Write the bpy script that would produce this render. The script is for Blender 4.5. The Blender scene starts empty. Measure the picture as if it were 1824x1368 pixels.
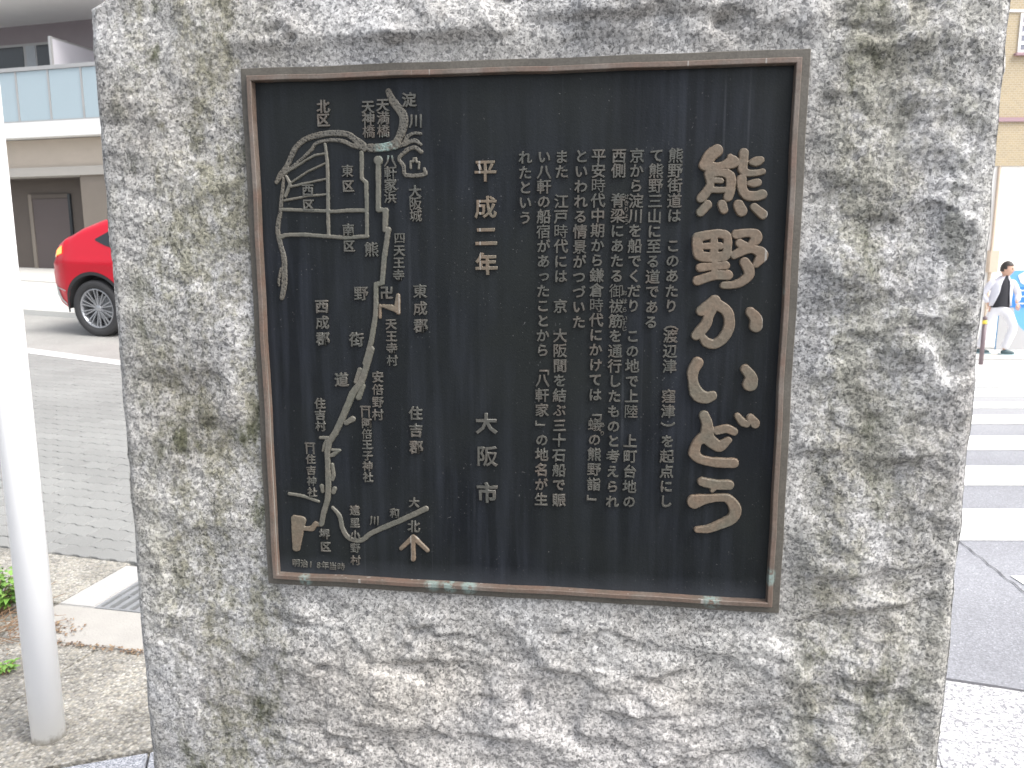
import bpy, bmesh, math, random
import numpy as np
from mathutils import Vector, Matrix

# ------------------------------------------------------------------ camera, sky, sun, exposure
S = bpy.context.scene
COL = S.collection
cam_d = bpy.data.cameras.new('camera'); cam = bpy.data.objects.new('camera', cam_d); COL.objects.link(cam)
S.camera = cam
cam_d.sensor_width = 36; cam_d.lens = 36 * 1420 / 1824
cam_d.clip_start = .05; cam_d.clip_end = 600
PITCH, ROLL = 0.164908826, 0.001574495
cam.matrix_world = Matrix.Translation((0, 0, 1.5)) @ Matrix.Rotation(math.pi / 2 - PITCH, 4, 'X') @ Matrix.Rotation(-ROLL, 4, 'Z')
cam_d.dof.use_dof = True; cam_d.dof.focus_distance = 1.06; cam_d.dof.aperture_fstop = 17

W = bpy.data.worlds.new('World'); S.world = W; W.use_nodes = True
wn = W.node_tree.nodes; wn.clear()
SUN_EL, SUN_AZ = math.radians(52), math.radians(122)     # azimuth clockwise from +Y
sky = wn.new('ShaderNodeTexSky'); sky.sky_type = 'NISHITA'; sky.sun_disc = False
sky.sun_elevation = SUN_EL; sky.sun_rotation = SUN_AZ
sky.dust_density = 4.0; sky.air_density = 1.0; sky.ozone_density = 1.0
hs = wn.new('ShaderNodeHueSaturation'); hs.inputs['Saturation'].default_value = .35
bgn = wn.new('ShaderNodeBackground'); bgn.inputs['Strength'].default_value = .15
wo = wn.new('ShaderNodeOutputWorld')
W.node_tree.links.new(sky.outputs[0], hs.inputs['Color']); W.node_tree.links.new(hs.outputs[0], bgn.inputs[0])
W.node_tree.links.new(bgn.outputs[0], wo.inputs[0])
sd = bpy.data.lights.new('sun', 'SUN'); sd.energy = 1.3; sd.angle = math.radians(28); sd.color = (1, .97, .92)
sun = bpy.data.objects.new('sun', sd); COL.objects.link(sun)
sdir = Vector((math.sin(SUN_AZ) * math.cos(SUN_EL), math.cos(SUN_AZ) * math.cos(SUN_EL), math.sin(SUN_EL)))
sun.rotation_euler = sdir.to_track_quat('Z', 'Y').to_euler()
S.view_settings.view_transform = 'Standard'; S.view_settings.look = 'None'
S.view_settings.exposure = 1.18; S.view_settings.gamma = 1; S.view_settings.use_curve_mapping = False

R = random.Random(7)
NR = np.random.RandomState(11)

# ------------------------------------------------------------------ helpers
def link(o, parent=None):
    COL.objects.link(o)
    if parent: o.parent = parent
    return o
def tag(o, label=None, cat=None, group=None, kind=None):
    for k, v in (('label', label), ('category', cat), ('group', group), ('kind', kind)):
        if v: o[k] = v
    return o
def empty(name, loc, rz=0, label=None, cat=None, group=None):
    o = bpy.data.objects.new(name, None); link(o); o.location = loc; o.rotation_euler = (0, 0, rz); o.empty_display_size = .1
    return tag(o, label, cat, group)
def mesh(name, verts, faces, mat=None, smooth=False):
    me = bpy.data.meshes.new(name)
    if isinstance(verts, np.ndarray) and isinstance(faces, np.ndarray):
        n, k = faces.shape
        me.vertices.add(len(verts)); me.vertices.foreach_set('co', verts.astype(np.float32).ravel())
        me.loops.add(n * k); me.loops.foreach_set('vertex_index', faces.astype(np.int32).ravel())
        me.polygons.add(n); me.polygons.foreach_set('loop_start', np.arange(0, n * k, k, dtype=np.int32))
        me.polygons.foreach_set('loop_total', np.full(n, k, dtype=np.int32)); me.update(calc_edges=True)
    else:
        me.from_pydata([tuple(v) for v in verts], [], [tuple(f) for f in faces])
    if smooth: me.polygons.foreach_set('use_smooth', [True] * len(me.polygons))
    if mat:
        for m in (mat if isinstance(mat, (list, tuple)) else [mat]): me.materials.append(m)
    me.update()
    return me
def obj(name, me, parent=None, loc=None):
    o = link(bpy.data.objects.new(name, me), parent)
    if loc is not None: o.location = loc
    return o
class MB:
    def __init__(s): s.bm = bmesh.new()
    def box(s, lo, hi, bev=0, M=None):
        r = bmesh.ops.create_cube(s.bm, size=1)['verts']
        c = [(a + b) / 2 for a, b in zip(lo, hi)]; d = [abs(b - a) for a, b in zip(lo, hi)]
        for v in r: v.co = Vector([v.co[i] * d[i] + c[i] for i in range(3)])
        if bev:
            es = list({e for v in r for e in v.link_edges})
            bmesh.ops.bevel(s.bm, geom=es, offset=bev, segments=2, profile=.5, affect='EDGES')
            if M is not None: raise ValueError
        elif M is not None:
            for v in r: v.co = M @ v.co
        return s
    def tube(s, pts, rad, n=8, cap=True):
        rings = []
        pts = [Vector(p) for p in pts]
        for i, p in enumerate(pts):
            t = (pts[min(i + 1, len(pts) - 1)] - pts[max(i - 1, 0)]).normalized()
            a = t.orthogonal().normalized() if i == 0 else (a - t * a.dot(t)).normalized()
            b = t.cross(a); rr = rad[i] if isinstance(rad, (list, tuple)) else rad
            rings.append([s.bm.verts.new(p + (a * math.cos(k * 2 * math.pi / n) + b * math.sin(k * 2 * math.pi / n)) * rr) for k in range(n)])
        for A, B in zip(rings, rings[1:]):
            for k in range(n): s.bm.faces.new((A[k], A[(k + 1) % n], B[(k + 1) % n], B[k]))
        if cap:
            s.bm.faces.new(list(reversed(rings[0]))); s.bm.faces.new(rings[-1])
        return s
    def lathe(s, prof, n=32, M=None):
        rings = []
        for (r, z) in prof:
            ring = []
            for k in range(n):
                v = Vector((r * math.cos(k * 2 * math.pi / n), r * math.sin(k * 2 * math.pi / n), z))
                ring.append(s.bm.verts.new(M @ v if M else v))
            rings.append(ring)
        for A, B in zip(rings, rings[1:]):
            for k in range(n): s.bm.faces.new((A[k], A[(k + 1) % n], B[(k + 1) % n], B[k]))
        return s
    def prism(s, poly, z0, z1):
        a = [s.bm.verts.new((p[0], p[1], z0)) for p in poly]; b = [s.bm.verts.new((p[0], p[1], z1)) for p in poly]
        n = len(poly)
        s.bm.faces.new(list(reversed(a))); s.bm.faces.new(b)
        for i in range(n): s.bm.faces.new((a[i], a[(i + 1) % n], b[(i + 1) % n], b[i]))
        return s
    def me(s, name, mat=None, smooth=False):
        bmesh.ops.recalc_face_normals(s.bm, faces=s.bm.faces)
        m = bpy.data.meshes.new(name); s.bm.to_mesh(m); s.bm.free()
        if smooth: m.polygons.foreach_set('use_smooth', [True] * len(m.polygons))
        if mat:
            for q in (mat if isinstance(mat, (list, tuple)) else [mat]): m.materials.append(q)
        return m
    def obj(s, name, mat=None, parent=None, smooth=False, loc=None):
        return obj(name, s.me(name, mat, smooth), parent, loc)
def copy_tree(o, parent=None):
    c = o.copy(); COL.objects.link(c)
    if parent: c.parent = parent
    for ch in list(o.children): copy_tree(ch, c)
    return c

class NT:
    """small node-graph writer"""
    def __init__(s, name, rough=.8, metal=0, spec=.5):
        s.m = bpy.data.materials.new(name); s.m.use_nodes = True
        s.t = s.m.node_tree; s.b = s.t.nodes['Principled BSDF']
        s.b.inputs['Roughness'].default_value = rough; s.b.inputs['Metallic'].default_value = metal
        s.b.inputs['Specular IOR Level'].default_value = spec
        s.geo = s.t.nodes.new('ShaderNodeNewGeometry'); s.pos = s.geo.outputs['Position']
    def n(s, t, **kw):
        q = s.t.nodes.new(t)
        for k, v in kw.items(): setattr(q, k, v)
        return q
    def l(s, a, b): s.t.links.new(a, b)
    def mapv(s, scale=(1, 1, 1), rot=(0, 0, 0), src=None, loc=(0, 0, 0)):
        q = s.n('ShaderNodeMapping'); q.inputs['Scale'].default_value = scale; q.inputs['Rotation'].default_value = rot
        q.inputs['Location'].default_value = loc
        s.l(src or s.pos, q.inputs[0]); return q.outputs[0]
    def noise(s, scale, detail=3, rough=.55, v=None, dist=0):
        q = s.n('ShaderNodeTexNoise'); q.inputs['Scale'].default_value = scale; q.inputs['Detail'].default_value = detail
        q.inputs['Roughness'].default_value = rough; q.inputs['Distortion'].default_value = dist
        s.l(v or s.pos, q.inputs['Vector']); return q.outputs['Fac']
    def vor(s, scale, v=None, feature='F1', out='Distance'):
        q = s.n('ShaderNodeTexVoronoi'); q.feature = feature; q.inputs['Scale'].default_value = scale
        s.l(v or s.pos, q.inputs['Vector']); return q.outputs[out]
    def ramp(s, src, stops):
        q = s.n('ShaderNodeValToRGB'); e = q.color_ramp.elements
        while len(e) < len(stops): e.new(.5)
        for k, (p, c) in enumerate(stops):
            e[k].position = p; e[k].color = (c, c, c, 1) if not isinstance(c, tuple) else (*c, 1)
        s.l(src, q.inputs[0]); return q.outputs[0]
    def mix(s, fac, a, b, mode='MIX'):
        q = s.n('ShaderNodeMix'); q.data_type = 'RGBA'; q.blend_type = mode; q.clamp_result = False
        for v, i in ((fac, 0), (a, 6), (b, 7)):
            if isinstance(v, (int, float)): q.inputs[i].default_value = v if i == 0 else (v, v, v, 1)
            elif isinstance(v, tuple): q.inputs[i].default_value = (*v, 1)
            else: s.l(v, q.inputs[i])
        return q.outputs[2]
    def math(s, op, a, b=0, c=None, clamp=False):
        q = s.n('ShaderNodeMath'); q.operation = op; q.use_clamp = clamp
        for i, v in enumerate((a, b) if c is None else (a, b, c)):
            if isinstance(v, (int, float)): q.inputs[i].default_value = v
            else: s.l(v, q.inputs[i])
        return q.outputs[0]
    def color(s, c):
        if isinstance(c, tuple): s.b.inputs['Base Color'].default_value = (*c, 1)
        else: s.l(c, s.b.inputs['Base Color'])
        return s
    def bump(s, h, dist=.001, strength=1.0):
        q = s.n('ShaderNodeBump'); q.inputs['Distance'].default_value = dist; q.inputs['Strength'].default_value = strength
        s.l(h, q.inputs['Height']); s.l(q.outputs[0], s.b.inputs['Normal']); return s
    def rough(s, v): s.l(v, s.b.inputs['Roughness']); return s
    def near(s, pts, rad):
        """mask that is 1 close to any of the given world points"""
        out = None
        for (p, r_) in zip(pts, rad):
            q = s.n('ShaderNodeVectorMath'); q.operation = 'DISTANCE'; q.inputs[1].default_value = p; s.l(s.pos, q.inputs[0])
            d = s.math('SUBTRACT', 1, s.math('DIVIDE', q.outputs['Value'], r_), clamp=True)
            out = d if out is None else s.math('MAXIMUM', out, d)
        return out

def plain(name, c, rough=.7, var=.12, scale=6, metal=0, spec=.5, bump=0, fine=60):
    t = NT(name, rough, metal, spec)
    f = t.noise(scale, 5); g = t.noise(fine, 2)
    k = t.math('ADD', t.math('MULTIPLY', t.math('SUBTRACT', f, .5), var * 2), t.math('MULTIPLY', t.math('SUBTRACT', g, .5), var))
    t.color(t.mix(1.0, c, t.math('ADD', k, 1.0), 'MULTIPLY'))
    if bump: t.bump(g, bump)
    return t.m

# ------------------------------------------------------------------ plaque / stone frame of reference
AY = 0.14006449740460547                                    # face turned by 8 degrees
PO = Vector((-0.32625661, 1.01194113, 1.71782437))          # top left corner of the plaque
PW, PH = .66, .656
PM = Matrix.Translation(PO) @ Matrix.Rotation(-AY, 4, 'Z')  # local x right, y into the stone, z up
def wp(u, z, y=0): return PM @ Vector((u, y, z))
# homography photo -> plaque sheet, used only to lay the relief out on the real plaque
_src = np.array([(432, 122), (1447, 88), (1385, 1092), (478, 1037.)]); _dst = np.array([(0, 0), (PW, 0), (PW, -PH), (0, -PH)])
_A = []
for (x, y), (a, b) in zip(_src, _dst):
    _A.append([x, y, 1, 0, 0, 0, -a * x, -a * y]); _A.append([0, 0, 0, x, y, 1, -b * x, -b * y])
_h = np.append(np.linalg.solve(np.array(_A), _dst.ravel()), 1).reshape(3, 3)
def pq(x, y):
    v = _h @ np.array([x, y, 1.]); return v[0] / v[2], v[1] / v[2]
PXM = .000683                                               # metres per drawing unit on the plaque

# ------------------------------------------------------------------ terrain
E15 = math.radians(15.6)
def gz(x, y):
    l = .07 * min(max(0, y - 4), 26); r = -.056 * min(max(y - 7, 0), 8)
    t = min(max((x + 1.5) / 3.5, 0), 1); t = t * t * (3 - 2 * t)
    return (1 - t) * l + t * r
def drape(name, poly_fn, nu, nv, mat, lift, parent=None, **tg):
    vs, fs = [], []
    for j in range(nv + 1):
        for i in range(nu + 1):
            x, y = poly_fn(i / nu, j / nv); vs.append((x, y, gz(x, y) + lift))
    for j in range(nv):
        for i in range(nu):
            k = j * (nu + 1) + i; fs.append((k, k + 1, k + nu + 2, k + nu + 1))
    o = obj(name, mesh(name, vs, fs, mat), parent)
    return tag(o, **tg) if tg else o
def quad(p00, p10, p11, p01):
    def f(u, v):
        return tuple((1 - u) * (1 - v) * p00[i] + u * (1 - v) * p10[i] + u * v * p11[i] + (1 - u) * v * p01[i] for i in (0, 1))
    return f

def asphalt(name, base, speck=.5, joint=0):
    t = NT(name, .9)
    v = t.vor(170, out='Color'); sp = t.n('ShaderNodeSeparateColor'); t.l(v, sp.inputs[0])
    k = t.ramp(sp.outputs[0], [(0, 1 - speck * .5), (.55, 1.0), (.9, 1 + speck * .35), (1, 1 + speck)])
    big = t.ramp(t.noise(1.3, 5), [(.3, .86), (.7, 1.1)])
    c = t.mix(1.0, t.mix(1.0, base, k, 'MULTIPLY'), big, 'MULTIPLY')
    pe = t.ramp(t.vor(38), [(.0, 1.9), (.11, 1.5), (.16, 1.0)])      # pale pebbles
    pm = t.ramp(t.noise(22, 2), [(.5, 0), (.56, 1)])
    c = t.mix(1.0, c, t.mix(pm, 1.0, pe), 'MULTIPLY')
    t.color(c); t.bump(t.vor(170), .002, .6)
    return t.m
M_asphalt = asphalt('worn_asphalt', (.27, .275, .298), .4)
def glare_far(m):      # overexposure glare painted into the colour: crossing asphalt pales with distance
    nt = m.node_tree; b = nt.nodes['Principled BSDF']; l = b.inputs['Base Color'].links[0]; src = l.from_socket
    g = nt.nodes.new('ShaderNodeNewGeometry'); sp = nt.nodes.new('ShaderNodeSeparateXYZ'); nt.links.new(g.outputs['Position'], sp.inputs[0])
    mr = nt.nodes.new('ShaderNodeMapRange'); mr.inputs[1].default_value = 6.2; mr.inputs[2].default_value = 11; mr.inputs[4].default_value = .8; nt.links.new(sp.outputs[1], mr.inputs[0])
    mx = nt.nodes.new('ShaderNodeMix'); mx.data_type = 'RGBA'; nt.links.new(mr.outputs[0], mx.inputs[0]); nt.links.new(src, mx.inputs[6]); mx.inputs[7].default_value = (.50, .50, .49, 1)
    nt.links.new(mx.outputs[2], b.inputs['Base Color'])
glare_far(M_asphalt)
M_asphalt2 = asphalt('road_asphalt', (.32, .315, .30), .3)
M_marking = plain('road_paint', (.78, .78, .77), .6, .06, 3)
M_conc = plain('pale_concrete', (.52, .51, .48), .85, .08, 2.5, bump=.001)
M_ground = asphalt('street_ground', (.22, .22, .225), .3)

xs = [-200, -120, -70, -40, -26, -18] + [-14 + i for i in range(33)] + [24, 32, 50, 80, 130, 200]
ys = [-60, -30, -15, -8, -4, -2, 0, 2, 4] + [4.5 + .5 * i for i in range(24)] + [17 + i for i in range(14)] + [36, 50, 80, 130, 220]
vs = [(x, y, gz(x, y) - .06) for y in ys for x in xs]; nx = len(xs)
fs = [(j * nx + i, j * nx + i + 1, (j + 1) * nx + i + 1, (j + 1) * nx + i) for j in range(len(ys) - 1) for i in range(nx - 1)]
tag(obj('ground', mesh('ground', vs, fs, M_ground)), kind='structure')

ex, ey = math.cos(E15), -math.sin(E15)           # along the side street (left part)
def rd(s, t): return (-1.845 + s * ex + t * math.sin(E15), 3.706 + s * ey + t * math.cos(E15))
# left: roadway asphalt, edge line, pale far pavement
def band(t0a, t0b, t1a, t1b, s0, s1):
    return lambda u, v: (lambda s: rd(s, (t0a + (t0b - t0a) * (1 - u)) * (1 - v) + (t1a + (t1b - t1a) * (1 - u)) * v))(s0 + (s1 - s0) * u)
LN = ((-5.81, 9.404), (-4.337, 8.66), (-4.196, 8.42), (-5.573, 9.085))
def along(p, q, x): return q[1] + (p[1] - q[1]) * (x - q[0]) / (p[0] - q[0])
XL, XR = -14.0, 1.0
l_up = lambda x: along(LN[0], LN[1], x); l_dn = lambda x: along(LN[3], LN[2], x)
f_edge = lambda x: along((-7.509, 12.182), (-6.383, 11.739), x)
def yband(f0, f1, xl=XL, xr=XR): return lambda u, v: (xl + (xr - xl) * u, f0(xl + (xr - xl) * u) * (1 - v) + f1(xl + (xr - xl) * u) * v)
drape('roadway', yband(l_up, f_edge), 30, 14, M_asphalt2, -.006, kind='structure')
drape('edge_line', yband(lambda x: l_dn(x) + .0, lambda x: l_up(x) + .01), 30, 1, M_marking, .004, kind='structure')
# far pavement is a slab a little above the roadway with its own kerb
fp = yband(f_edge, lambda x: 18.5 - .277 * (x + 10.8) + 4, -16, 1.0)
drape('far_pavement', fp, 34, 16, M_conc, .07, kind='structure')
kv, kf = [], []
for i in range(35):
    x = -16 + 17 * i / 34; y = f_edge(x); z = gz(x, y); kv += [(x, y - .02, z - .05), (x, y - .015, z + .074), (x, y + .13, z + .074)]
for i in range(34):
    k = i * 3; kf += [(k, k + 3, k + 4, k + 1), (k + 1, k + 4, k + 5, k + 2)]
tag(obj('far_kerb', mesh('far_kerb', kv, kf, plain('kerb_concrete', (.5, .5, .48), .85, .1, 5))), kind='structure')
# shallow gutter line in the far pavement
drape('gutter', yband(lambda x: along((-10.064, 16.314), (-8.991, 15.822), x), lambda x: along((-10.064, 16.314), (-8.991, 15.822), x) + .1, -14, -2), 20, 1,
      plain('gutter_concrete', (.36, .355, .34), .85, .1, 4), .075, kind='structure')

# ---- interlocking block paving of the lane nearest the stone
def block_poly(L=.225, Wd=.1125, gap=.0019):
    a = .006
    long_ = [(0, 0), (.06, a), (.19, a), (.31, -a), (.44, -a), (.5, 0), (.56, a), (.69, a), (.81, -a), (.94, -a), (1, 0)]
    top = [(x * L, Wd / 2 + dy) for x, dy in long_]; bot = [(x * L, -Wd / 2 + dy) for x, dy in long_]
    rt = [(L + .009, Wd * .22), (L - .009, -Wd * .22)]; lf = [(-.009, -Wd * .22), (.009, Wd * .22)]
    pts = bot + list(reversed(rt)) + list(reversed(top)) + list(reversed(lf))
    c = (L / 2, 0); out = []
    for p in pts:
        dx, dy = p[0] - c[0], p[1] - c[1]; out.append((dx * (1 - gap / (L / 2)), dy * (1 - gap / (Wd / 2))))
    return out
t = NT('concrete_block', .85)
oi = t.n('ShaderNodeObjectInfo')
pj = t.ramp(t.noise(1.1, 5), [(.3, .88), (.7, 1.08)])
c = t.mix(1.0, (.25, .252, .244), t.math('ADD', .93, t.math('MULTIPLY', oi.outputs['Random'], .13)), 'MULTIPLY')
c = t.mix(1.0, c, pj, 'MULTIPLY')
gr = t.ramp(t.noise(260, 2), [(.3, .82), (.7, 1.15)])
t.color(t.mix(1.0, c, gr, 'MULTIPLY')); t.bump(t.noise(260, 2), .001, .5)
M_block = t.m
BP = block_poly()
def block_mesh(variant=0):
    b = MB(); top = [(x * .975, y * .955) for x, y in BP]
    bm = b.bm
    v0 = [bm.verts.new((x, y, -.05)) for x, y in BP]; v1 = [bm.verts.new((x, y, -.003)) for x, y in BP]; v2 = [bm.verts.new((x, y, 0)) for x, y in top]
    n = len(BP)
    for A, B in ((v0, v1), (v1, v2)):
        for i in range(n): bm.faces.new((A[i], A[(i + 1) % n], B[(i + 1) % n], B[i]))
    bm.faces.new(v2)
    return b.me('paving_block', M_block)
pave_bed = drape('interlocking_pavement', lambda u, v: (lambda x: (x, (3.706 + (x + 1.845) * -math.tan(E15)) * (1 - v) + (l_dn(x) + .3) * v))(XL + (XR - XL) * u), 30, 20,
      plain('joint_sand', (.19, .19, .175), .95, .2, 30), -.02, kind='structure')
bmesh_block = block_mesh()
L_, W_ = .225, .1125
cand = []
for r_ in range(0, 60):
    for k in range(-60, 20):
        s_ = k * L_ + (r_ % 2) * L_ / 2 + .05; t_ = (r_ + .5) * W_ + .004
        x, y = rd(s_, t_)
        if y > l_dn(x) + .10 or x < -13.8 or x > .9: continue
        az = x / y
        cand.append((x, y, -.66 < az < -.485))
vis = sorted([c_ for c_ in cand if c_[2]], key=lambda q: q[1])[:296]
visset = set((q[0], q[1]) for q in vis)
def tilt(y): return math.atan(.07) if y > 4 else 0
for (x, y, _) in vis:
    o = obj('paving_block', bmesh_block, pave_bed)
    o.matrix_world = Matrix.Translation((x, y, gz(x, y) + R.uniform(-.0012, .0012))) @ Matrix.Rotation(tilt(y), 4, 'X') @ Matrix.Rotation(-E15 + R.uniform(-.004, .004), 4, 'Z') @ Matrix.Rotation(R.uniform(-.004, .004), 4, 'Y')
vv = np.array([v.co[:] for v in bmesh_block.vertices]); ff_ = [tuple(p.vertices) for p in bmesh_block.polygons]
av, af = [], []
for (x, y, _) in cand:
    if (x, y) in visset or x > -.3 or x < -9: continue
    Mx = np.array(Matrix.Translation((x, y, gz(x, y))) @ Matrix.Rotation(tilt(y), 4, 'X') @ Matrix.Rotation(-E15, 4, 'Z'))
    b0 = len(av); av += [tuple(q) for q in (vv @ Mx[:3, :3].T + Mx[:3, 3])]; af += [tuple(i + b0 for i in f_) for f_ in ff_]
tag(obj('paving_blocks', mesh('paving_blocks', av, af, M_block), pave_bed), kind='stuff')

# ---- near left pavement: exposed aggregate, pale kerb stones, drain
def aggregate(name, base, dark=(.12, .11, .09)):
    t = NT(name, .85)
    v = t.vor(95, out='Color'); sp = t.n('ShaderNodeSeparateColor'); t.l(v, sp.inputs[0])
    c1 = t.ramp(sp.outputs[0], [(0, (base[0] * .55, base[1] * .53, base[2] * .5)), (.35, base), (.7, (base[0] * 1.15, base[1] * 1.1, base[2] * 1.0)), (1, (.52, .50, .46))])
    edge = t.ramp(t.vor(95), [(.25, 1.0), (.6, .72)])
    c = t.mix(1.0, c1, edge, 'MULTIPLY')
    st = t.ramp(t.noise(3.2, 5), [(.35, .72), (.62, 1.12)])
    c = t.mix(1.0, c, st, 'MULTIPLY')
    t.color(c); t.bump(t.math('SUBTRACT', 1, t.vor(95)), .004, .8)
    return t.m
M_agg = aggregate('exposed_aggregate', (.33, .32, .295))
M_agg2 = aggregate('fine_aggregate', (.38, .37, .34))
def slab(name, poly, mat, z1=0, z0=-.09, parent=None, bev=.004):
    b = MB(); b.prism(poly, z0, z1)
    if bev: bmesh.ops.bevel(b.bm, geom=[e for e in b.bm.edges if all(abs(v.co.z - z1) < 1e-5 for v in e.verts)], offset=bev, segments=2, affect='EDGES')
    return b.obj(name, mat, parent)
pv = tag(slab('pavement', [(-4.2, -2), (4, -2), (4, 1.72), (1.5, 2.3), (1.3, 2.66), (-.9, 3.40), (-4.2, 4.3)], plain('pavement_bed', (.1, .095, .085), .95, .2, 20), -.028, -.09, bev=0), kind='structure')
def e2(s, t, a=-.21, o=(-1.965, 3.241)):
    return (o[0] + s * math.cos(a) - t * math.sin(a), o[1] + s * math.sin(a) + t * math.cos(a))
def r4(s0, t0, s1, t1, g_=.003): return [e2(s0 + g_, t0 + g_), e2(s1 - g_, t0 + g_), e2(s1 - g_, t1 - g_), e2(s0 + g_, t1 - g_)]
M_kerb = plain('pale_kerb_stone', (.41, .405, .395), .85, .1, 9, bump=.0015, fine=140)
M_kerb2 = plain('pink_kerb_stone', (.375, .36, .335), .85, .12, 9, bump=.0015, fine=120)
for (a_, m_) in ((r4(0, 0, .18, .44), M_kerb), (r4(.62, 0, .80, .44), M_kerb), (r4(0, -.30, .62, 0), M_kerb2), (r4(.62, -.30, 1.2, 0), M_kerb2), (r4(-.55, -.30, 0, 0), M_agg2)):
    slab('kerb_stone', a_, m_, .002, parent=pv)
# aggregate slabs (each a piece)
ag = [([(-4.1, 4.27), (-4.1, 3.85), e2(-.9, .02), e2(-.003, .02), e2(-.003, .44), rd(-.02, -.008), rd(-2.2, -.008)], M_agg2),
      ([e2(-2.0, -.01), e2(-2.0, -.30), e2(-.56, -.30), e2(-.56, -.01)], M_agg2),
      ([(-4.1, 3.2), (-4.1, 2.0), (-1.80, 2.0), (-1.655, 2.64), (-1.585, 2.865), e2(-.1, -.306), e2(-1.2, -.306), (-3.6, 3.3)], M_agg),
      ([(-1.575, 2.862), (-1.648, 2.64), (-1.79, 2.0), (-1.40, 2.13), (-.55, 2.42), (-.55, 2.56), e2(.7, -.306)], M_agg)]
for k, (a_, m_) in enumerate(ag): slab('aggregate_slab', a_, m_, -.002 + .0007 * k, parent=pv)
# blue-grey granite setts round the foot of the monument
M_gran2 = NT('blue_granite', .8)
sp_ = M_gran2.n('ShaderNodeSeparateColor'); M_gran2.l(M_gran2.vor(240, out='Color'), sp_.inputs[0])
M_gran2.color(M_gran2.ramp(sp_.outputs[0], [(0, (.13, .14, .16)), (.3, (.24, .25, .28)), (.7, (.34, .35, .38)), (1, (.55, .56, .6))])); M_gran2 = M_gran2.m
def e3(s, t, a=.31, o=(-1.385, 2.13)): return (o[0] + s * math.cos(a) - t * math.sin(a), o[1] + s * math.sin(a) + t * math.cos(a))
for j in range(5):
    for i in range(-3, 6):
        s0, t0 = i * .29 + (j % 2) * .02, -j * .29 - .01
        q = [e3(s0 + .004, t0 - .286), e3(s0 + .286, t0 - .286), e3(s0 + .286, t0 - .004), e3(s0 + .004, t0 - .004)]
        if min(p[0] for p in q) < -2.2 or max(p[1] for p in q) > 2.5 or max(p[0] for p in q) > .2: continue
        slab('granite_sett', q, M_gran2, .001 + R.uniform(-.001, .001), parent=pv, bev=.003)
# right: white speckled granite flags
t = NT('white_granite', .7)
sp_ = t.n('ShaderNodeSeparateColor'); t.l(t.vor(190, out='Color'), sp_.inputs[0])
t.color(t.mix(t.ramp(t.noise(90, 3, .7), [(.42, 1), (.50, 0)]), t.ramp(sp_.outputs[0], [(0, (.30, .30, .31)), (.3, (.48, .48, .48)), (1, (.66, .65, .64))]), (.20, .20, .22)))
M_wgran = t.m
def e4(s, t, a=-.32, o=(1.526, 2.608)): return (o[0] + s * math.cos(a) - t * math.sin(a), o[1] + s * math.sin(a) + t * math.cos(a))
for j in range(4):
    for i in range(-1, 4):
        s0, t0 = -.1 + i * .6, -j * .6
        q = [e4(s0 + .001, t0 - .599), e4(s0 + .599, t0 - .599), e4(s0 + .599, t0 - .001), e4(s0 + .001, t0 - .001)]
        slab('granite_flag', q, M_wgran, .004, parent=pv, bev=.002)

# ---- right: asphalt, seam, zebra stripes
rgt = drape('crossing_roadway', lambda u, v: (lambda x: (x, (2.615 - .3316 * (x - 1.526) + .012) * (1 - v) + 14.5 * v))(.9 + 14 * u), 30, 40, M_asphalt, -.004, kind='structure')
sv, sf = [], []
N_ = 40
for i in range(N_ + 1):
    f_ = i / N_; x = 2.21 + .16 * f_ + .004 * math.sin(i * 1.7) + R.uniform(-.003, .003); y = 2.6 + 1.7 * f_
    w_ = .0016 + R.uniform(0, .0022)
    sv += [(x - w_, y, .0015), (x + w_, y, .0015)]
for i in range(N_): sf.append((2 * i, 2 * i + 1, 2 * i + 3, 2 * i + 2))
tag(obj('asphalt_seam', mesh('asphalt_seam', sv, sf, plain('seam_tar', (.09, .09, .10), .8, .2, 30)), rgt))
sv, sf = [], []
for i in range(N_ + 1):
    f_ = i / N_; s_ = -.6 + 3 * f_; w_ = .006 + R.uniform(0, .006)
    a_ = e4(s_, .004); b_ = e4(s_, .004 + w_ + .006); sv += [(*a_, .0015), (*b_, .0015)]
for i in range(N_): sf.append((2 * i, 2 * i + 1, 2 * i + 3, 2 * i + 2))
obj('edge_joint', mesh('edge_joint', sv, sf, bpy.data.materials['seam_tar']), rgt)
stripe_y = [3.08, 4.0] + [5.0 + .93 * k for k in range(9)]
for k, y0 in enumerate(stripe_y):
    h_ = .45 if k == 0 else (.52 if k == 1 else .475)
    x0 = 2.33 if k == 0 else 1.75
    n_ = 16
    def fn(u, v, y0=y0, h_=h_, x0=x0): return (x0 + (6.6 + .25 * y0 - x0) * u, y0 + h_ * v - .03 * (u * 2))
    drape('zebra_stripe', fn, n_, 2, M_marking, 0.0, rgt)
drape('far_side_pavement', quad((2, 13.9), (24, 13.9), (24, 22), (2, 22)), 22, 8, M_conc, .004, kind='structure')

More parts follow.
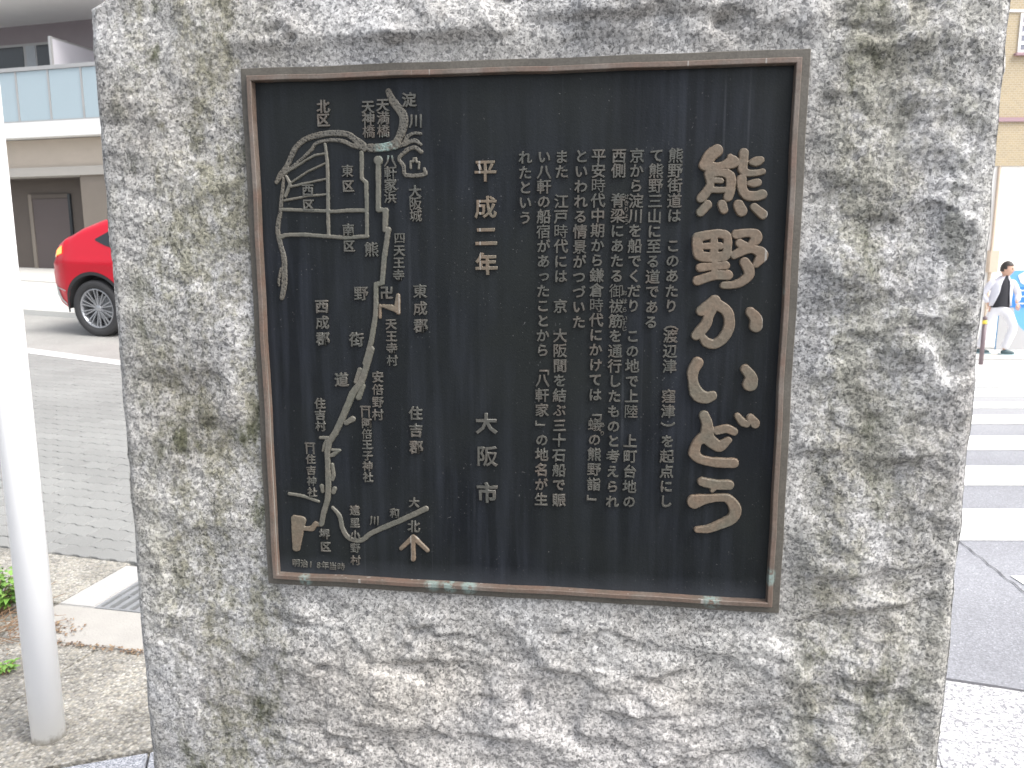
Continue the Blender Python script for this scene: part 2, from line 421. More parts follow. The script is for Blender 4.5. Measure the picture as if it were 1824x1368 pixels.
# ------------------------------------------------------------------ noise for carving stone
def vnoise(u, v, seed):
    rs = np.random.RandomState(seed); T = rs.rand(64, 64)
    i = np.floor(u).astype(int); j = np.floor(v).astype(int); fu, fv = u - i, v - j
    fu = fu * fu * fu * (fu * (fu * 6 - 15) + 10); fv = fv * fv * fv * (fv * (fv * 6 - 15) + 10)
    i0, i1, j0, j1 = i % 64, (i + 1) % 64, j % 64, (j + 1) % 64
    return (T[i0, j0] * (1 - fu) + T[i1, j0] * fu) * (1 - fv) + (T[i0, j1] * (1 - fu) + T[i1, j1] * fu) * fv - .5
def fbm(u, v, seed, o=5, g=.5):
    s = 0; a = 1
    for k in range(o): s = s + a * vnoise(u * 2 ** k + 7.3 * k, v * 2 ** k + 3.1 * k, seed + k); a *= g
    return s
def facets(u, v, seed, tilt_=1.0, sharp=11):
    """chipped planes: every voronoi cell carries its own tilted plane"""
    rs = np.random.RandomState(seed); J = rs.rand(64, 64, 5)
    i = np.floor(u).astype(int); j = np.floor(v).astype(int)
    den = np.zeros(u.shape); val = np.zeros(u.shape)
    for di in (-1, 0, 1):
        for dj in (-1, 0, 1):
            q = J[(i + di) % 64, (j + dj) % 64]
            dx = u - (i + di + q[..., 0]); dy = v - (j + dj + q[..., 1]); d = dx * dx + dy * dy
            h = (q[..., 2] - .5) + tilt_ * ((q[..., 3] - .5) * dx + (q[..., 4] - .62) * dy)
            w = np.exp(-sharp * d); val += w * h; den += w
    return val / den

# ------------------------------------------------------------------ the monument stone
U0, U1, ZT = -.1945, .8615, .105
ZB = -1.718
dx_ = .0026
nu, nz = int((U1 - U0) / dx_), int(1.36 / dx_)
uu = np.linspace(U0, U1, nu + 1); zz = np.concatenate([np.linspace(ZB, ZT - 1.36, 30)[:-1], np.linspace(ZT - 1.36, ZT, nz + 1)])
Ug, Zg = np.meshgrid(uu, zz)
wu = Ug + .03 * fbm(Ug * 9, Zg * 9, 5, 3); wz = Zg + .02 * fbm(Ug * 9, Zg * 9, 15, 3)
h = .012 * fbm(wu * 5 + 9, wz * 6, 21, 3)
right = np.clip((Ug - .62) / .08, 0, 1); low = np.clip((-.66 - Zg) / .05, 0, 1); left = np.clip((.02 - Ug) / .06, 0, 1); topz = np.clip((Zg + .02) / .04, 0, 1)
amp = .35 + .9 * right + .8 * low * (1 - left) + .25 * left + .8 * topz * np.clip((Ug - .1) / .2, 0, 1)
amp = np.clip(amp, .3, 1.25)
h = h + amp * .0085 * facets(wu * 9 + 3, wz * 13, 31, 1.4, 14)
h = h + amp * .0028 * facets(wu * 24 + 3, wz * 40, 41, 1.3, 24)
h = h + amp * .0034 * fbm(wu * 30, wz * 42, 51, 3)
h = h + .0012 * fbm(Ug * 110, Zg * 110, 61, 3)
h = h + .0009 * fbm(Ug * 300, Zg * 300, 71, 2)
# broad lumps and ledges that stand out most on the real face: (u, z, radius u, radius z, height)
def bumpf(pu, pz, ru, rz, am, lean=.7):
    X = (Ug - pu) / ru; Z = (Zg - pz) / rz
    Zs = np.where(Z < 0, Z * (1 + lean * 1.6), Z * (1 - lean * .35))        # steep underside
    return am * np.exp(-(X * X + Zs * Zs) ** 1.6)
for b_ in ((.70, -.26, .050, .045, .013), (.80, -.33, .04, .03, .006), (.73, -.58, .05, .05, .012), (.685, -.445, .045, .02, .007), (.79, -.45, .05, .03, .008),
           (.22, .035, .09, .022, .010), (.45, .05, .10, .02, .012), (.62, .02, .05, .03, .008), (.05, .03, .05, .02, .006),
           (.042, -.705, .024, .018, .011), (.10, -.87, .03, .012, .007), (.32, -.85, .05, .015, .008), (.50, -.80, .06, .016, .008), (.74, -.83, .04, .03, .010),
           (.60, -.88, .06, .02, .006), (.25, -.93, .08, .02, .007), (.76, -.73, .03, .02, .008), (.70, -.12, .05, .04, .007), (.80, -.10, .04, .05, .006), (.755, .01, .07, .03, .008)):
    h = h + bumpf(*b_)
for (pu, pz, ru, rz, am) in ((.345, -.80, .008, .012, .012), (.195, -.715, .006, .006, .010), (.10, -.90, .016, .006, .012), (.17, -.93, .012, .005, .010), (.50, .045, .012, .008, .012), (.735, -.315, .02, .005, .004)):
    h = h - am * np.exp(-(((Ug - pu) / ru) ** 2 + ((Zg - pz) / rz) ** 2))
rp_ = np.random.RandomState(5)
for k in range(30):
    pu, pz = (rp_.uniform(.0, .84), rp_.uniform(-.98, -.70)) if k < 20 else (rp_.uniform(.0, .80), rp_.uniform(.015, .075))
    ru, rz = rp_.uniform(.005, .014), rp_.uniform(.003, .006)
    X = (Ug - pu) / ru; Zq = (Zg - pz - .3 * (Ug - pu)) / rz
    h = h - rp_.uniform(.006, .011) * np.exp(-(X * X + Zq * Zq)) + .004 * np.exp(-((Ug - pu) / (ru * 1.8)) ** 2 - ((Zg - pz - rz * 3.2) / (rz * 2.2)) ** 2)
# flatten towards the bed of the plaque and towards the outer arrises
dpl = np.maximum(np.maximum(-Ug, Ug - PW), np.maximum(Zg, -PH - Zg))       # distance outside the plaque
fl = np.clip(dpl / .035, 0, 1); fl = fl * fl * (3 - 2 * fl)
h = h * (.22 + .78 * fl) - .003 * (1 - fl)
h = np.where(dpl < -.004, -.02, h)
de = np.minimum(np.minimum(Ug - U0, U1 - Ug), ZT - Zg)
fe = np.clip(de / .03, 0, 1) ** .6
h = h * (.25 + .75 * fe) - .006 * (1 - np.clip(de / .012, 0, 1)) ** 2
eu = .0022 * fbm(Zg * 22, Zg * 0 + 3.3, 81, 4)
su = np.clip(1 - (Ug - U0) / .02, 0, 1); s2 = np.clip(1 - (U1 - Ug) / .02, 0, 1)
ez = (.010 * fbm(Ug * 14, Ug * 0 + 1.3, 91, 5) - .030 * np.exp(-(Ug - U0) / .05)) * np.clip(1 - (ZT - Zg) / .09, 0, 1)
P = np.stack([Ug + eu * su - eu * s2 * 1.2, -h, Zg + ez], -1)
rows, cols = P.shape[:2]
V = P.reshape(-1, 3)
idx = np.arange(rows * cols).reshape(rows, cols)
F = np.stack([idx[:-1, :-1], idx[:-1, 1:], idx[1:, 1:], idx[1:, :-1]], -1).reshape(-1, 4)
# sides, top and back carried round with a few rings
extra, EF = [], []
loopi = list(idx[:, 0][::-1]) ; 
def side_strip(ids, dirs):
    """extrude a boundary row of vertices backwards through rough rings"""
    global V, F
    prev = np.array(ids); base = V[prev]
    for q, d in enumerate((.006, .02, .05, .10, .17, .24)):
        nv = base.copy(); nv[:, 1] = np.maximum(base[:, 1], 0) * .3 + d
        k = np.arange(len(ids))
        off = .004 * fbm(base[:, 0] * 31 + base[:, 2] * 33 + q * 5.1, k * 0 + q * 1.7, 101, 4)
        nv += np.outer(off, dirs)
        s = len(V); V = np.vstack([V, nv]); cur = np.arange(s, s + len(ids))
        F = np.vstack([F, np.stack([prev[:-1], prev[1:], cur[1:], cur[:-1]], -1)]); prev = cur
    return prev
a_ = side_strip(idx[:, 0][::-1], np.array([-1., 0, 0])); b_ = side_strip(idx[:, -1], np.array([1., 0, 0])); c_ = side_strip(idx[-1, :][::-1], np.array([0, 0, 1.]))
s_ = len(V); V = np.vstack([V, [[U0, .24, ZB], [U1, .24, ZB], [U1, .24, ZT], [U0, .24, ZT]]]); F = np.vstack([F, [[s_, s_ + 1, s_ + 2, s_ + 3]]])

# ---- granite
t = NT('rough_granite', .85, spec=.3)
w1 = t.n('ShaderNodeVectorMath'); w1.operation = 'SCALE'
nz_ = t.n('ShaderNodeTexNoise'); nz_.inputs['Scale'].default_value = 120; nz_.inputs['Detail'].default_value = 2; t.l(t.pos, nz_.inputs['Vector'])
t.l(nz_.outputs['Color'], w1.inputs[0]); w1.inputs['Scale'].default_value = .0032
ad = t.n('ShaderNodeVectorMath'); ad.operation = 'ADD'; t.l(t.pos, ad.inputs[0]); t.l(w1.outputs[0], ad.inputs[1]); wv = ad.outputs[0]
def cellv(scale, v):
    sp = t.n('ShaderNodeSeparateColor'); t.l(t.vor(scale, v, out='Color'), sp.inputs[0]); return sp.outputs[0]
cA = cellv(275, wv); cB = cellv(480, wv)
quartz = t.ramp(cA, [(0, (.30, .30, .305)), (.2, (.45, .45, .445)), (.5, (.60, .595, .585)), (.8, (.72, .715, .705)), (1, (.80, .79, .78))])
fine_ = t.ramp(cB, [(0, .72), (.3, .92), (.7, 1.04), (1, 1.15)])
c = t.mix(1.0, quartz, fine_, 'MULTIPLY')
spm = t.ramp(t.noise(270, 3, .65, wv), [(.56, 0), (.61, 1)])           # black mica flecks
spd = t.ramp(t.noise(9, 3), [(.35, .55), (.65, 1.0)])
c = t.mix(t.math('MULTIPLY', t.math('MULTIPLY', spm, spd), .82), c, (.10, .10, .10))
spm2 = t.ramp(t.noise(420, 2, .6, wv), [(.60, 0), (.64, 1)])
c = t.mix(t.math('MULTIPLY', spm2, .6), c, (.11, .11, .11))
# weather: grime bands over the whole face, algae streaks left and right, clean pale stone under the plaque
sepx = t.n('ShaderNodeSeparateXYZ'); t.l(t.pos, sepx.inputs[0])
X, Z = sepx.outputs[0], sepx.outputs[2]
under = t.math('MULTIPLY', t.ramp(Z, [(0, 0), (1, 1)]), 1)
cl = t.math('MULTIPLY', t.ramp(t.math('MULTIPLY_ADD', Z, 1.0, -.0), [(.93, 1), (1.0, 0)]),
            t.math('MULTIPLY', t.ramp(t.math('ADD', X, .5), [(.16, 0), (.24, 1), (.74, 1), (.84, 0)]), 1))
w_under = t.math('SUBTRACT', 1, t.math('MULTIPLY', cl, .75))
gn = t.noise(7, 5, .62, t.mapv((1, 1, .7))); gf = t.noise(42, 4, .7)
grime = t.ramp(t.math('ADD', t.math('MULTIPLY', gn, .65), t.math('MULTIPLY', gf, .35)), [(.46, 0), (.62, 1)])
c = t.mix(t.math('MULTIPLY', t.math('MULTIPLY', grime, w_under), .50), c, t.mix(1.0, c, (.50, .47, .43), 'MULTIPLY'))
an = t.noise(8.5, 5, .7, t.mapv((1.5, 1.5, .6), (0, -.5, 0), loc=(3, 0, 1))); af2 = t.noise(60, 4, .75)
alg = t.ramp(t.math('ADD', t.math('MULTIPLY', an, .62), t.math('MULTIPLY', af2, .38)), [(.455, 0), (.565, 1)])
# algae keeps to the margins beside the plaque
side = t.math('MAXIMUM', t.ramp(t.math('ADD', X, .6), [(.09, .25), (.15, 1), (.27, 1), (.33, 0)]), t.ramp(t.math('SUBTRACT', X, -.0), [(.33, 0), (.37, .8), (.46, .6), (.55, .2)]))
side = t.math('MAXIMUM', side, t.ramp(Z, [(.99, 0), (1, .0)]))
am_ = t.math('MULTIPLY', t.math('MULTIPLY', alg, side), w_under)
c = t.mix(t.math('MULTIPLY', am_, .74), c, t.mix(1.0, c, (.46, .45, .31), 'MULTIPLY'))
bl = t.ramp(t.noise(13, 5, .7, t.mapv((1, 1, .6), loc=(8, 2, 5))), [(.565, 0), (.65, 1)])   # dark moss clots
c = t.mix(t.math('MULTIPLY', t.math('MULTIPLY', bl, side), .8), c, t.mix(1.0, c, (.22, .24, .13), 'MULTIPLY'))
warm = t.ramp(t.noise(4, 3), [(.35, 0), (.65, 1)])
c = t.mix(warm, t.mix(1.0, c, (.98, .99, 1.03), 'MULTIPLY'), t.mix(1.0, c, (1.015, 1.0, .975), 'MULTIPLY'))
c = t.mix(cl, c, t.mix(1.0, c, (1.06, 1.03, 1.0), 'MULTIPLY'))
t.color(t.mix(1.0, c, (.725, .722, .712), 'MULTIPLY'))
hb = t.math('ADD', t.math('MULTIPLY', cA, .12), t.noise(150, 5, .7, wv))
t.bump(hb, .003, .55)
M_granite = t.m
st = obj('stone_monument', mesh('stone_monument', V, F, M_granite, True)); st.matrix_world = PM
# closing faces can face the wrong way; make them consistent
tag(st, 'rough-hewn speckled grey granite monument slab carrying the dark bronze plaque', 'monument')

# ------------------------------------------------------------------ the bronze plaque
pl_ = bpy.data.objects.new('bronze_plaque', None); link(pl_); pl_.matrix_world = PM; pl_.empty_display_size = .05
tag(pl_, 'square dark bronze plaque with raised Japanese writing and map, set in granite', 'plaque')
def vz_mask(t, pts, rad): # verdigris
    return t.math('MULTIPLY', t.ramp(t.near(pts, rad), [(.0, 0), (.5, 1)]), t.ramp(t.noise(160, 4, .7), [(.42, 0), (.52, 1)]))
def W3(px, py): a, b = pq(px, py); return tuple(wp(a, b, -.006))
VP = [W3(545, 1029), W3(800, 1040), W3(770, 1038), W3(835, 1042), W3(1265, 1066), W3(1366, 1020), W3(1367, 1030), W3(690, 262), W3(1386, 520)]
VR = [.011, .013, .012, .013, .014, .010, .009, .017, .008]
# field
t = NT('dark_patina', .42, 0, .22)
stv = t.mapv((1, 1, .07))
sk = t.noise(60, 4, .6, stv)
c = t.mix(t.ramp(sk, [(.42, 0), (.68, 1)]), (.0060, .0078, .0105), (.020, .0235, .031))
c = t.mix(t.ramp(t.noise(6, 4), [(.35, 0), (.7, 1)]), c, (.013, .0155, .0155))
dust = t.ramp(t.noise(300, 2, .6), [(.69, 0), (.74, 1)]); dm = t.ramp(t.noise(10, 3), [(.42, 0), (.62, .8)])
c = t.mix(t.math('MULTIPLY', dust, dm), c, (.12, .12, .12))
fl1 = t.ramp(t.vor(55), [(.03, 1), (.06, 0)])
fm = t.ramp(t.noise(18, 2), [(.60, 0), (.64, .9)])
sz_ = t.n('ShaderNodeSeparateXYZ'); t.l(t.pos, sz_.inputs[0])
dustb = t.ramp(t.math('ADD', t.math('MULTIPLY', t.math('SUBTRACT', sz_.outputs[2], 1.07), 12), t.math('MULTIPLY', t.math('SUBTRACT', t.noise(30, 3), .5), .25)), [(.06, 1), (.40, 0)])
c = t.mix(t.math('MULTIPLY', dustb, .55), c, (.052, .057, .066))
c = t.mix(t.math('MULTIPLY', fl1, fm), c, (.25, .25, .25))
# water runs: pale narrow streaks that fall from the lettering
rn = t.ramp(t.noise(115, 2, .5, t.mapv((1, 1, .012))), [(.66, 0), (.72, 1)]); rm = t.ramp(t.noise(7, 3, .5, t.mapv((1, 1, 1), loc=(1, 1, 4))), [(.45, 0), (.6, 1)])
c = t.mix(t.math('MULTIPLY', t.math('MULTIPLY', rn, rm), .30), c, (.07, .075, .085))
t.color(c); t.rough(t.ramp(t.noise(14, 4), [(.3, .30), (.7, .55)])); t.bump(t.noise(420, 3), .0005, .5)
M_field = t.m
def bronze(name, a, b, g_, rough, metal=.0, streak=True):
    t = NT(name, rough, metal, .5)
    c = t.mix(t.ramp(t.noise(38, 4, .6), [(.35, 0), (.65, 1)]), a, b)
    c = t.mix(t.ramp(t.noise(17, 4, .6, t.mapv(loc=(2, 3, 4))), [(.5, 0), (.72, .75)]), c, g_)
    sc_ = t.ramp(t.noise(340, 3, .6), [(.3, .8), (.7, 1.15)])
    c = t.mix(1.0, c, sc_, 'MULTIPLY')
    if streak:
        rn = t.ramp(t.noise(150, 1, .5, t.mapv((1, 1, .008))), [(.70, 0), (.725, 1)])
        c = t.mix(t.math('MULTIPLY', rn, .6), c, (.36, .35, .33))
    c = t.mix(t.math('MULTIPLY', vz_mask(t, VP, VR), .6), c, (.27, .39, .37))
    t.color(c); t.bump(t.noise(300, 3), .0006, .5)
    return t.m
M_title = bronze('worn_bronze', (.165, .120, .084), (.132, .108, .080), (.11, .11, .085), .55)
M_text = bronze('dull_bronze_text', (.094, .090, .079), (.068, .070, .063), (.118, .092, .075), .32, streak=False)
M_map = bronze('dull_bronze_map', (.125, .115, .095), (.10, .10, .084), (.115, .115, .09), .5, streak=False)
M_rim = bronze('copper_rim', (.150, .102, .080), (.122, .098, .080), (.185, .168, .150), .42)
M_flange = bronze('brown_flange', (.078, .071, .060), (.096, .087, .073), (.115, .106, .092), .6, streak=False)
# river: cast with little pits
t = NT('pitted_bronze', .6)
c = t.mix(t.ramp(t.noise(38, 4), [(.35, 0), (.65, 1)]), (.105, .095, .077), (.088, .085, .074))
c = t.mix(t.ramp(t.vor(330), [(.22, 1), (.34, 0)]), c, (.015, .015, .015))
c = t.mix(t.math('MULTIPLY', vz_mask(t, VP, VR), .55), c, (.26, .38, .36)); t.color(c); t.bump(t.vor(330), .001, .7)
M_river = t.m

FX0, FX1, FZ0, FZ1 = .0162, PW - .0170, -.0170, -PH + .0150
MB().box((.012, .0005, -PH + .011), (PW - .012, .018, -.012)).obj('plate', M_field, pl_)
# frame: four mitred bars, each a swept profile (inset, height towards viewer)
prof = [(.000, .004), (.0002, -.0022), (.001, -.0032), (.0088, -.0036), (.0094, -.0036), (.0100, -.0088), (.0108, -.0096), (.0152, -.0098), (.0160, -.0092), (.0166, .0006), (.010, .004)]
MI = [1, 1, 1, 1, 0, 0, 0, 0, 0, 1, 1]
cs = [(0, 0), (PW, 0), (PW, -PH), (0, -PH)]; inn = [(1, -1), (-1, -1), (-1, 1), (1, 1)]
for k in range(4):
    A, B = cs[k], cs[(k + 1) % 4]; ia, ib = inn[k], inn[(k + 1) % 4]
    vs, fs = [], []; n_ = 14
    for j in range(n_ + 1):
        f_ = j / n_
        wob = [.00045 * math.sin(j * 2.1 + k) + .0003 * math.sin(j * 5.3) if 0 < j < n_ else 0]
        for (d, y) in prof:
            pa = (A[0] + ia[0] * d, A[1] + ia[1] * d); pb = (B[0] + ib[0] * d, B[1] + ib[1] * d)
            vs.append((pa[0] + (pb[0] - pa[0]) * f_ + (wob[0] if k % 2 else 0), y, pa[1] + (pb[1] - pa[1]) * f_ + (wob[0] if not k % 2 else 0)))
    m_ = len(prof)
    for j in range(n_):
        for i in range(m_): fs.append((j * m_ + i, j * m_ + (i + 1) % m_, (j + 1) * m_ + (i + 1) % m_, (j + 1) * m_ + i))
    me = mesh('frame_bar', vs, fs, [M_rim, M_flange])
    for p in me.polygons: p.material_index = MI[p.index % m_]
    obj('frame_bar', me, pl_)

# ---- cast relief from brush strokes: signed distance on a fine grid
def stroke_set(raw, ox, oy, sc):
    out = []
    for s in raw:
        out.append([(*pq(ox + x / sc, oy + y / sc), r / sc * PXM) for x, y, r in s])
    return out
def smooth_strokes(strokes, n=5):
    out = []
    for s in strokes:
        if len(s) < 3: out.append(s); continue
        p = [np.array(q) for q in s]; p = [2 * p[0] - p[1]] + p + [2 * p[-1] - p[-2]]; o_ = []
        for i in range(1, len(p) - 2):
            for k in range(n):
                u = k / n; a, b, c, d = p[i - 1], p[i], p[i + 1], p[i + 2]
                o_.append(tuple(.5 * ((2 * b) + (c - a) * u + (2 * a - 5 * b + 4 * c - d) * u * u + (3 * b - 3 * c + d - a) * u ** 3)))
        o_.append(tuple(p[-2])); out.append(o_)
    return out
def relief(name, strokes, H, mat, step=.00065, edge=.0014, parent=pl_, y0=.0006, seed=0, fat=.0003):
    if name in ('title_character', 'map_river', 'map_stream'): strokes = smooth_strokes(strokes)
    pts = [p for s in strokes for p in s]
    x0 = min(p[0] - p[2] for p in pts) - .003; x1 = max(p[0] + p[2] for p in pts) + .003
    z0 = min(p[1] - p[2] for p in pts) - .003; z1 = max(p[1] + p[2] for p in pts) + .003
    nx_, nz_ = int((x1 - x0) / step) + 1, int((z1 - z0) / step) + 1
    gx = x0 + np.arange(nx_) * step; gz_ = z0 + np.arange(nz_) * step
    D = np.full((nz_, nx_), 1.)
    for s in strokes:
        if len(s) == 1: s = [s[0], (s[0][0] + 1e-5, s[0][1], s[0][2])]
        for a, b in zip(s, s[1:]):
            rm = max(a[2], b[2]) + .004
            i0 = max(0, int((min(a[0], b[0]) - rm - x0) / step)); i1 = min(nx_, int((max(a[0], b[0]) + rm - x0) / step) + 2)
            j0 = max(0, int((min(a[1], b[1]) - rm - z0) / step)); j1 = min(nz_, int((max(a[1], b[1]) + rm - z0) / step) + 2)
            XX, ZZ = np.meshgrid(gx[i0:i1], gz_[j0:j1])
            ddx, ddz = b[0] - a[0], b[1] - a[1]; q = np.clip(((XX - a[0]) * ddx + (ZZ - a[1]) * ddz) / max(ddx * ddx + ddz * ddz, 1e-12), 0, 1)
            d = np.hypot(XX - a[0] - q * ddx, ZZ - a[1] - q * ddz) - (a[2] + q * (b[2] - a[2]))
            D[j0:j1, i0:i1] = np.minimum(D[j0:j1, i0:i1], d)
    XX, ZZ = np.meshgrid(gx, gz_)
    D = D - fat + .0004 * fbm(XX * 220, ZZ * 220, 200 + seed, 3)
    e = np.clip(-D / edge, 0, 1); hh = H * (1 - (1 - e) ** 2.2) + .00025 * fbm(XX * 160, ZZ * 160, 300 + seed, 3) * e
    hh = np.where(D > 0, -.0012, hh)
    # snap the outermost kept vertices on to the outline
    gyy, gxx = np.gradient(D, step)
    gn_ = np.maximum(np.hypot(gxx, gyy), 1e-3)
    sh = np.where((D > 0) & (D < step * 1.6), D / gn_, 0)
    XX = XX - sh * gxx / gn_; ZZ = ZZ - sh * gyy / gn_
    keep = D < step * 1.6
    ok = keep[:-1, :-1] & keep[1:, :-1] & keep[:-1, 1:] & keep[1:, 1:]
    ids = np.arange(nx_ * nz_).reshape(nz_, nx_)
    fq = np.stack([ids[:-1, :-1], ids[:-1, 1:], ids[1:, 1:], ids[1:, :-1]], -1)[ok]
    used, inv = np.unique(fq.ravel(), return_inverse=True)
    Vv = np.stack([XX.ravel()[used], (y0 - hh.ravel()[used]), ZZ.ravel()[used]], -1)
    return obj(name, mesh(name, Vv, inv.reshape(-1, 4), mat, True), parent)

K8 = (1220, 240, 8.55); K5 = (1200, 400, 5.26); K6 = (1180, 620, 3.8)
titles = [
 (K8, [[(500,250,80),(400,330,85),(315,470,78)], [(320,490,62),(560,482,42),(720,430,85),(750,430,70)], [(700,350,38),(720,420,50)],
       [(375,610,62),(395,760,52),(330,890,62),(250,980,58)], [(370,605,55),(560,585,52),(695,640,66),(705,800,62),(690,880,66),(665,955,62)],
       [(430,705,36),(560,712,36)], [(400,850,40),(680,850,40)],
       [(910,290,62),(900,420,60),(890,540,62),(960,592,46),(1100,595,40),(1195,572,38)], [(1020,430,34),(1100,420,62),(1165,400,46)],
       [(870,690,65),(880,830,62),(950,930,66),(1080,945,64),(1180,920,66)], [(990,750,34),(1060,750,52),(1120,740,52)],
       [(245,1190,56),(350,1075,60)], [(572,1070,58),(600,1150,56)], [(825,1080,70),(870,1170,74)], [(1060,1110,52),(1190,1225,62)]]),
 (K5, [[(225,130,42),(230,250,44),(258,300,42),(370,312,42),(475,300,42),(505,240,36),(505,130,36),(470,98,36),(380,95,36),(240,122,40)],
       [(290,208,26),(440,206,28)], [(382,100,30),(380,300,34),(385,380,28),(383,490,30)],
       [(250,408,36),(380,395,30),(490,388,34)], [(225,530,40),(380,482,38),(510,478,40)],
       [(590,98,38),(700,85,34),(770,105,46),(772,145,46),(735,170,26)], [(620,180,34),(680,220,40)],
       [(572,290,34),(680,235,42),(760,240,36),(830,290,50),(775,375,30)], [(665,358,40),(702,420,46),(705,480,42),(640,540,36),(560,570,30),(470,573,30)]]),
 (K5, [[(258,815,42),(320,765,42),(385,725,52)], [(385,735,48),(330,850,42),(305,930,45),(250,1000,46),(208,1042,40)],
       [(400,745,45),(490,810,46),(520,890,44),(512,980,46),(460,1070,44),(380,1125,38),(305,1105,40),(265,1055,28)],
       [(718,822,38),(768,885,50),(768,955,54)]]),
 (K6, [[(235,103,36),(205,160,35),(205,230,30),(232,310,42),(290,337,38),(335,325,28)], [(558,145,28),(597,200,36),(590,245,46)]]),
 (K6, [[(278,458,30),(300,520,34),(300,600,42),(350,652,36),(385,665,34),(440,625,22)], [(365,562,24),(430,548,26),(480,568,24)],
       [(290,600,42),(235,635,28),(212,700,34),(215,722,34),(262,757,28),(370,777,30),(478,780,30)],
       [(505,462,18),(535,500,24),(565,515,22)], [(592,475,24),(622,512,30)]]),
 (K6, [[(262,905,28),(350,925,30),(445,928,30)], [(330,965,12),(350,940,20)],
       [(210,1040,46),(290,1022,30),(380,1013,24),(440,1022,28),(485,1090,38),(462,1155,34),(370,1200,28),(300,1225,24),(228,1230,18)]])]
for k, ((ox, oy, sc), raw) in enumerate(titles):
    relief('title_character', stroke_set(raw, ox, oy, sc), .0045, M_title, .00062, .0012, seed=k, fat=.0009)

Z1 = (470, 130, 5.066); Z2 = (470, 380, 5.066); Z3 = (470, 620, 5.7); Z4 = (470, 820, 5.7)
def many(*pairs):
    out = []
    for (o_, raw) in pairs: out += stroke_set(raw, *o_)
    return out
relief('map_river', many((Z1, [[(1135,165,26),(1165,240,34),(1210,300,38),(1265,380,40),(1270,460,40),(1240,560,36),(1190,640,38),(1080,672,36),(965,675,36)],
    [(1190,670,22),(1270,640,18),(1300,580,17),(1360,545,15),(1425,548,12)], [(1270,650,17),(1360,610,20),(1425,645,14)], [(1290,695,15),(1370,672,18),(1428,712,18)],
    [(1300,700,18),(1240,750,18),(1232,790,18),(1268,840,18),(1290,922,18),(1455,915,18),(1455,865,13)],
    [(120,985,18),(160,920,28),(220,830,24),(290,680,24),(380,600,25),(500,560,27),(620,542,27),(760,552,27),(830,600,30),(900,648,32),(915,690,22)],
    [(180,920,18),(330,790,14),(430,700,16),(480,635,14),(600,605,16),(720,615,20),(800,650,20),(880,672,20)]]),
    (Z1, [[(185,950,13),(165,1150,18),(150,1300,18)]]), (Z2, [[(145,20,18),(130,150,22),(150,260,24),(185,400,24),(190,520,27),(185,650,27),(165,765,20)], [(158,500,13),(140,600,13),(140,650,10)]])),
    .0020, M_river, .0007, .001, seed=10)
relief('map_district_border', many((Z1, [[(560,640,12),(580,800,16),(585,1000,17),(585,1240,17),(585,1368,16)], [(190,910,10),(380,790,11),(470,740,11),(560,725,11)],
    [(250,990,11),(400,890,10),(560,815,10)], [(250,1025,13),(400,990,11),(570,955,10)], [(190,1150,12),(400,1110,11),(570,1095,10)],
    [(180,1230,16),(560,1245,16),(640,1250,16),(760,1240,18),(920,1240,18)], [(210,930,12),(245,1000,16),(200,1110,14)],
    [(890,720,20),(890,950,18),(930,990,20),(935,1240,18)]]),
    (Z2, [[(585,0,16),(590,205,16)], [(935,0,17),(935,200,18)], [(150,215,22),(200,195,18),(350,190,18),(560,205,18),(750,220,18),(940,205,18)]])),
    .0022, M_map, .0007, .001, seed=11)
relief('map_route', many((Z1, [[(1040,790,42)], [(1040,820,24),(1040,1235,24),(1100,1235,18)], [(1108,1240,26),(1100,1368,26)]]),
    (Z2, [[(1100,0,24),(1098,150,22)], [(1130,145,24),(1090,400,24),(1070,630,22),(1015,640,22),(1015,820,24),(1010,920,24),(970,1150,24),(915,1350,26)]]),
    (Z3, [[(1090,10,34),(1040,190,34),(990,340,36),(900,460,38),(840,600,36),(780,740,36),(720,860,34),(660,950,34),(640,1050,32),(645,1150,30),(650,1290,32)]]),
    (Z4, [[(645,60,32),(650,200,32),(650,300,32),(640,400,31),(600,530,30),(578,645,26)]])), .0028, M_map, .0007, .0011, seed=12)
areas = [(Z2, [[(1085,835,16),(1150,850,28),(1200,870,28),(1212,742,18)], [(1215,740,18),(1215,895,20)], [(1050,830,13),(1050,940,14)], [(1050,835,14),(1100,840,14)]]),
    (Z3, [[(975,220,26),(932,340,22)]]), (Z3, [[(1010,380,22),(960,500,32)]]), (Z3, [[(900,718,32),(830,760,26)]]), (Z3, [[(570,908,18),(645,908,18),(610,985,20),(595,1040,12)]]),
    (Z3, [[(690,1030,16),(770,1035,12),(700,1080,26),(670,1090,18)]]), (Z3, [[(690,1180,20),(705,1280,20)]]), (Z4, [[(700,150,26),(690,190,22)]]), (Z4, [[(585,260,26),(590,310,22)]]), (Z4, [[(712,285,26),(700,320,24)]]),
    (Z4, [[(305,588,40),(385,603,42)], [(303,590,38),(318,885,42)], [(383,605,42),(350,730,48),(326,885,40)], [(380,680,30),(420,690,26),(480,690,30),(520,640,28),(575,655,18)]])]
for k, (o_, raw) in enumerate(areas): relief('map_district_area', stroke_set(raw, *o_), .0024 - .00005 * k, M_title if k in (0, len(areas) - 1) else M_map, .0007, .0011, seed=20 + k)
relief('castle_mark', stroke_set([[(1332,858,10),(1330,800,10),(1356,798,10),(1360,770,9),(1382,770,9),(1385,803,10),(1410,806,10),(1405,862,10)]], *Z1), .0022, M_map, .0006, .0009, seed=40)
relief('map_stream', many((Z4, [[(250,335,17),(390,360,18),(550,415,16)], [(690,475,18),(760,560,25),(790,680,27),(840,770,27),(920,810,26),(1000,800,26),(1100,730,27),(1400,600,29),(1640,490,30)]])),
    .0020, M_map, .0007, .001, seed=14)
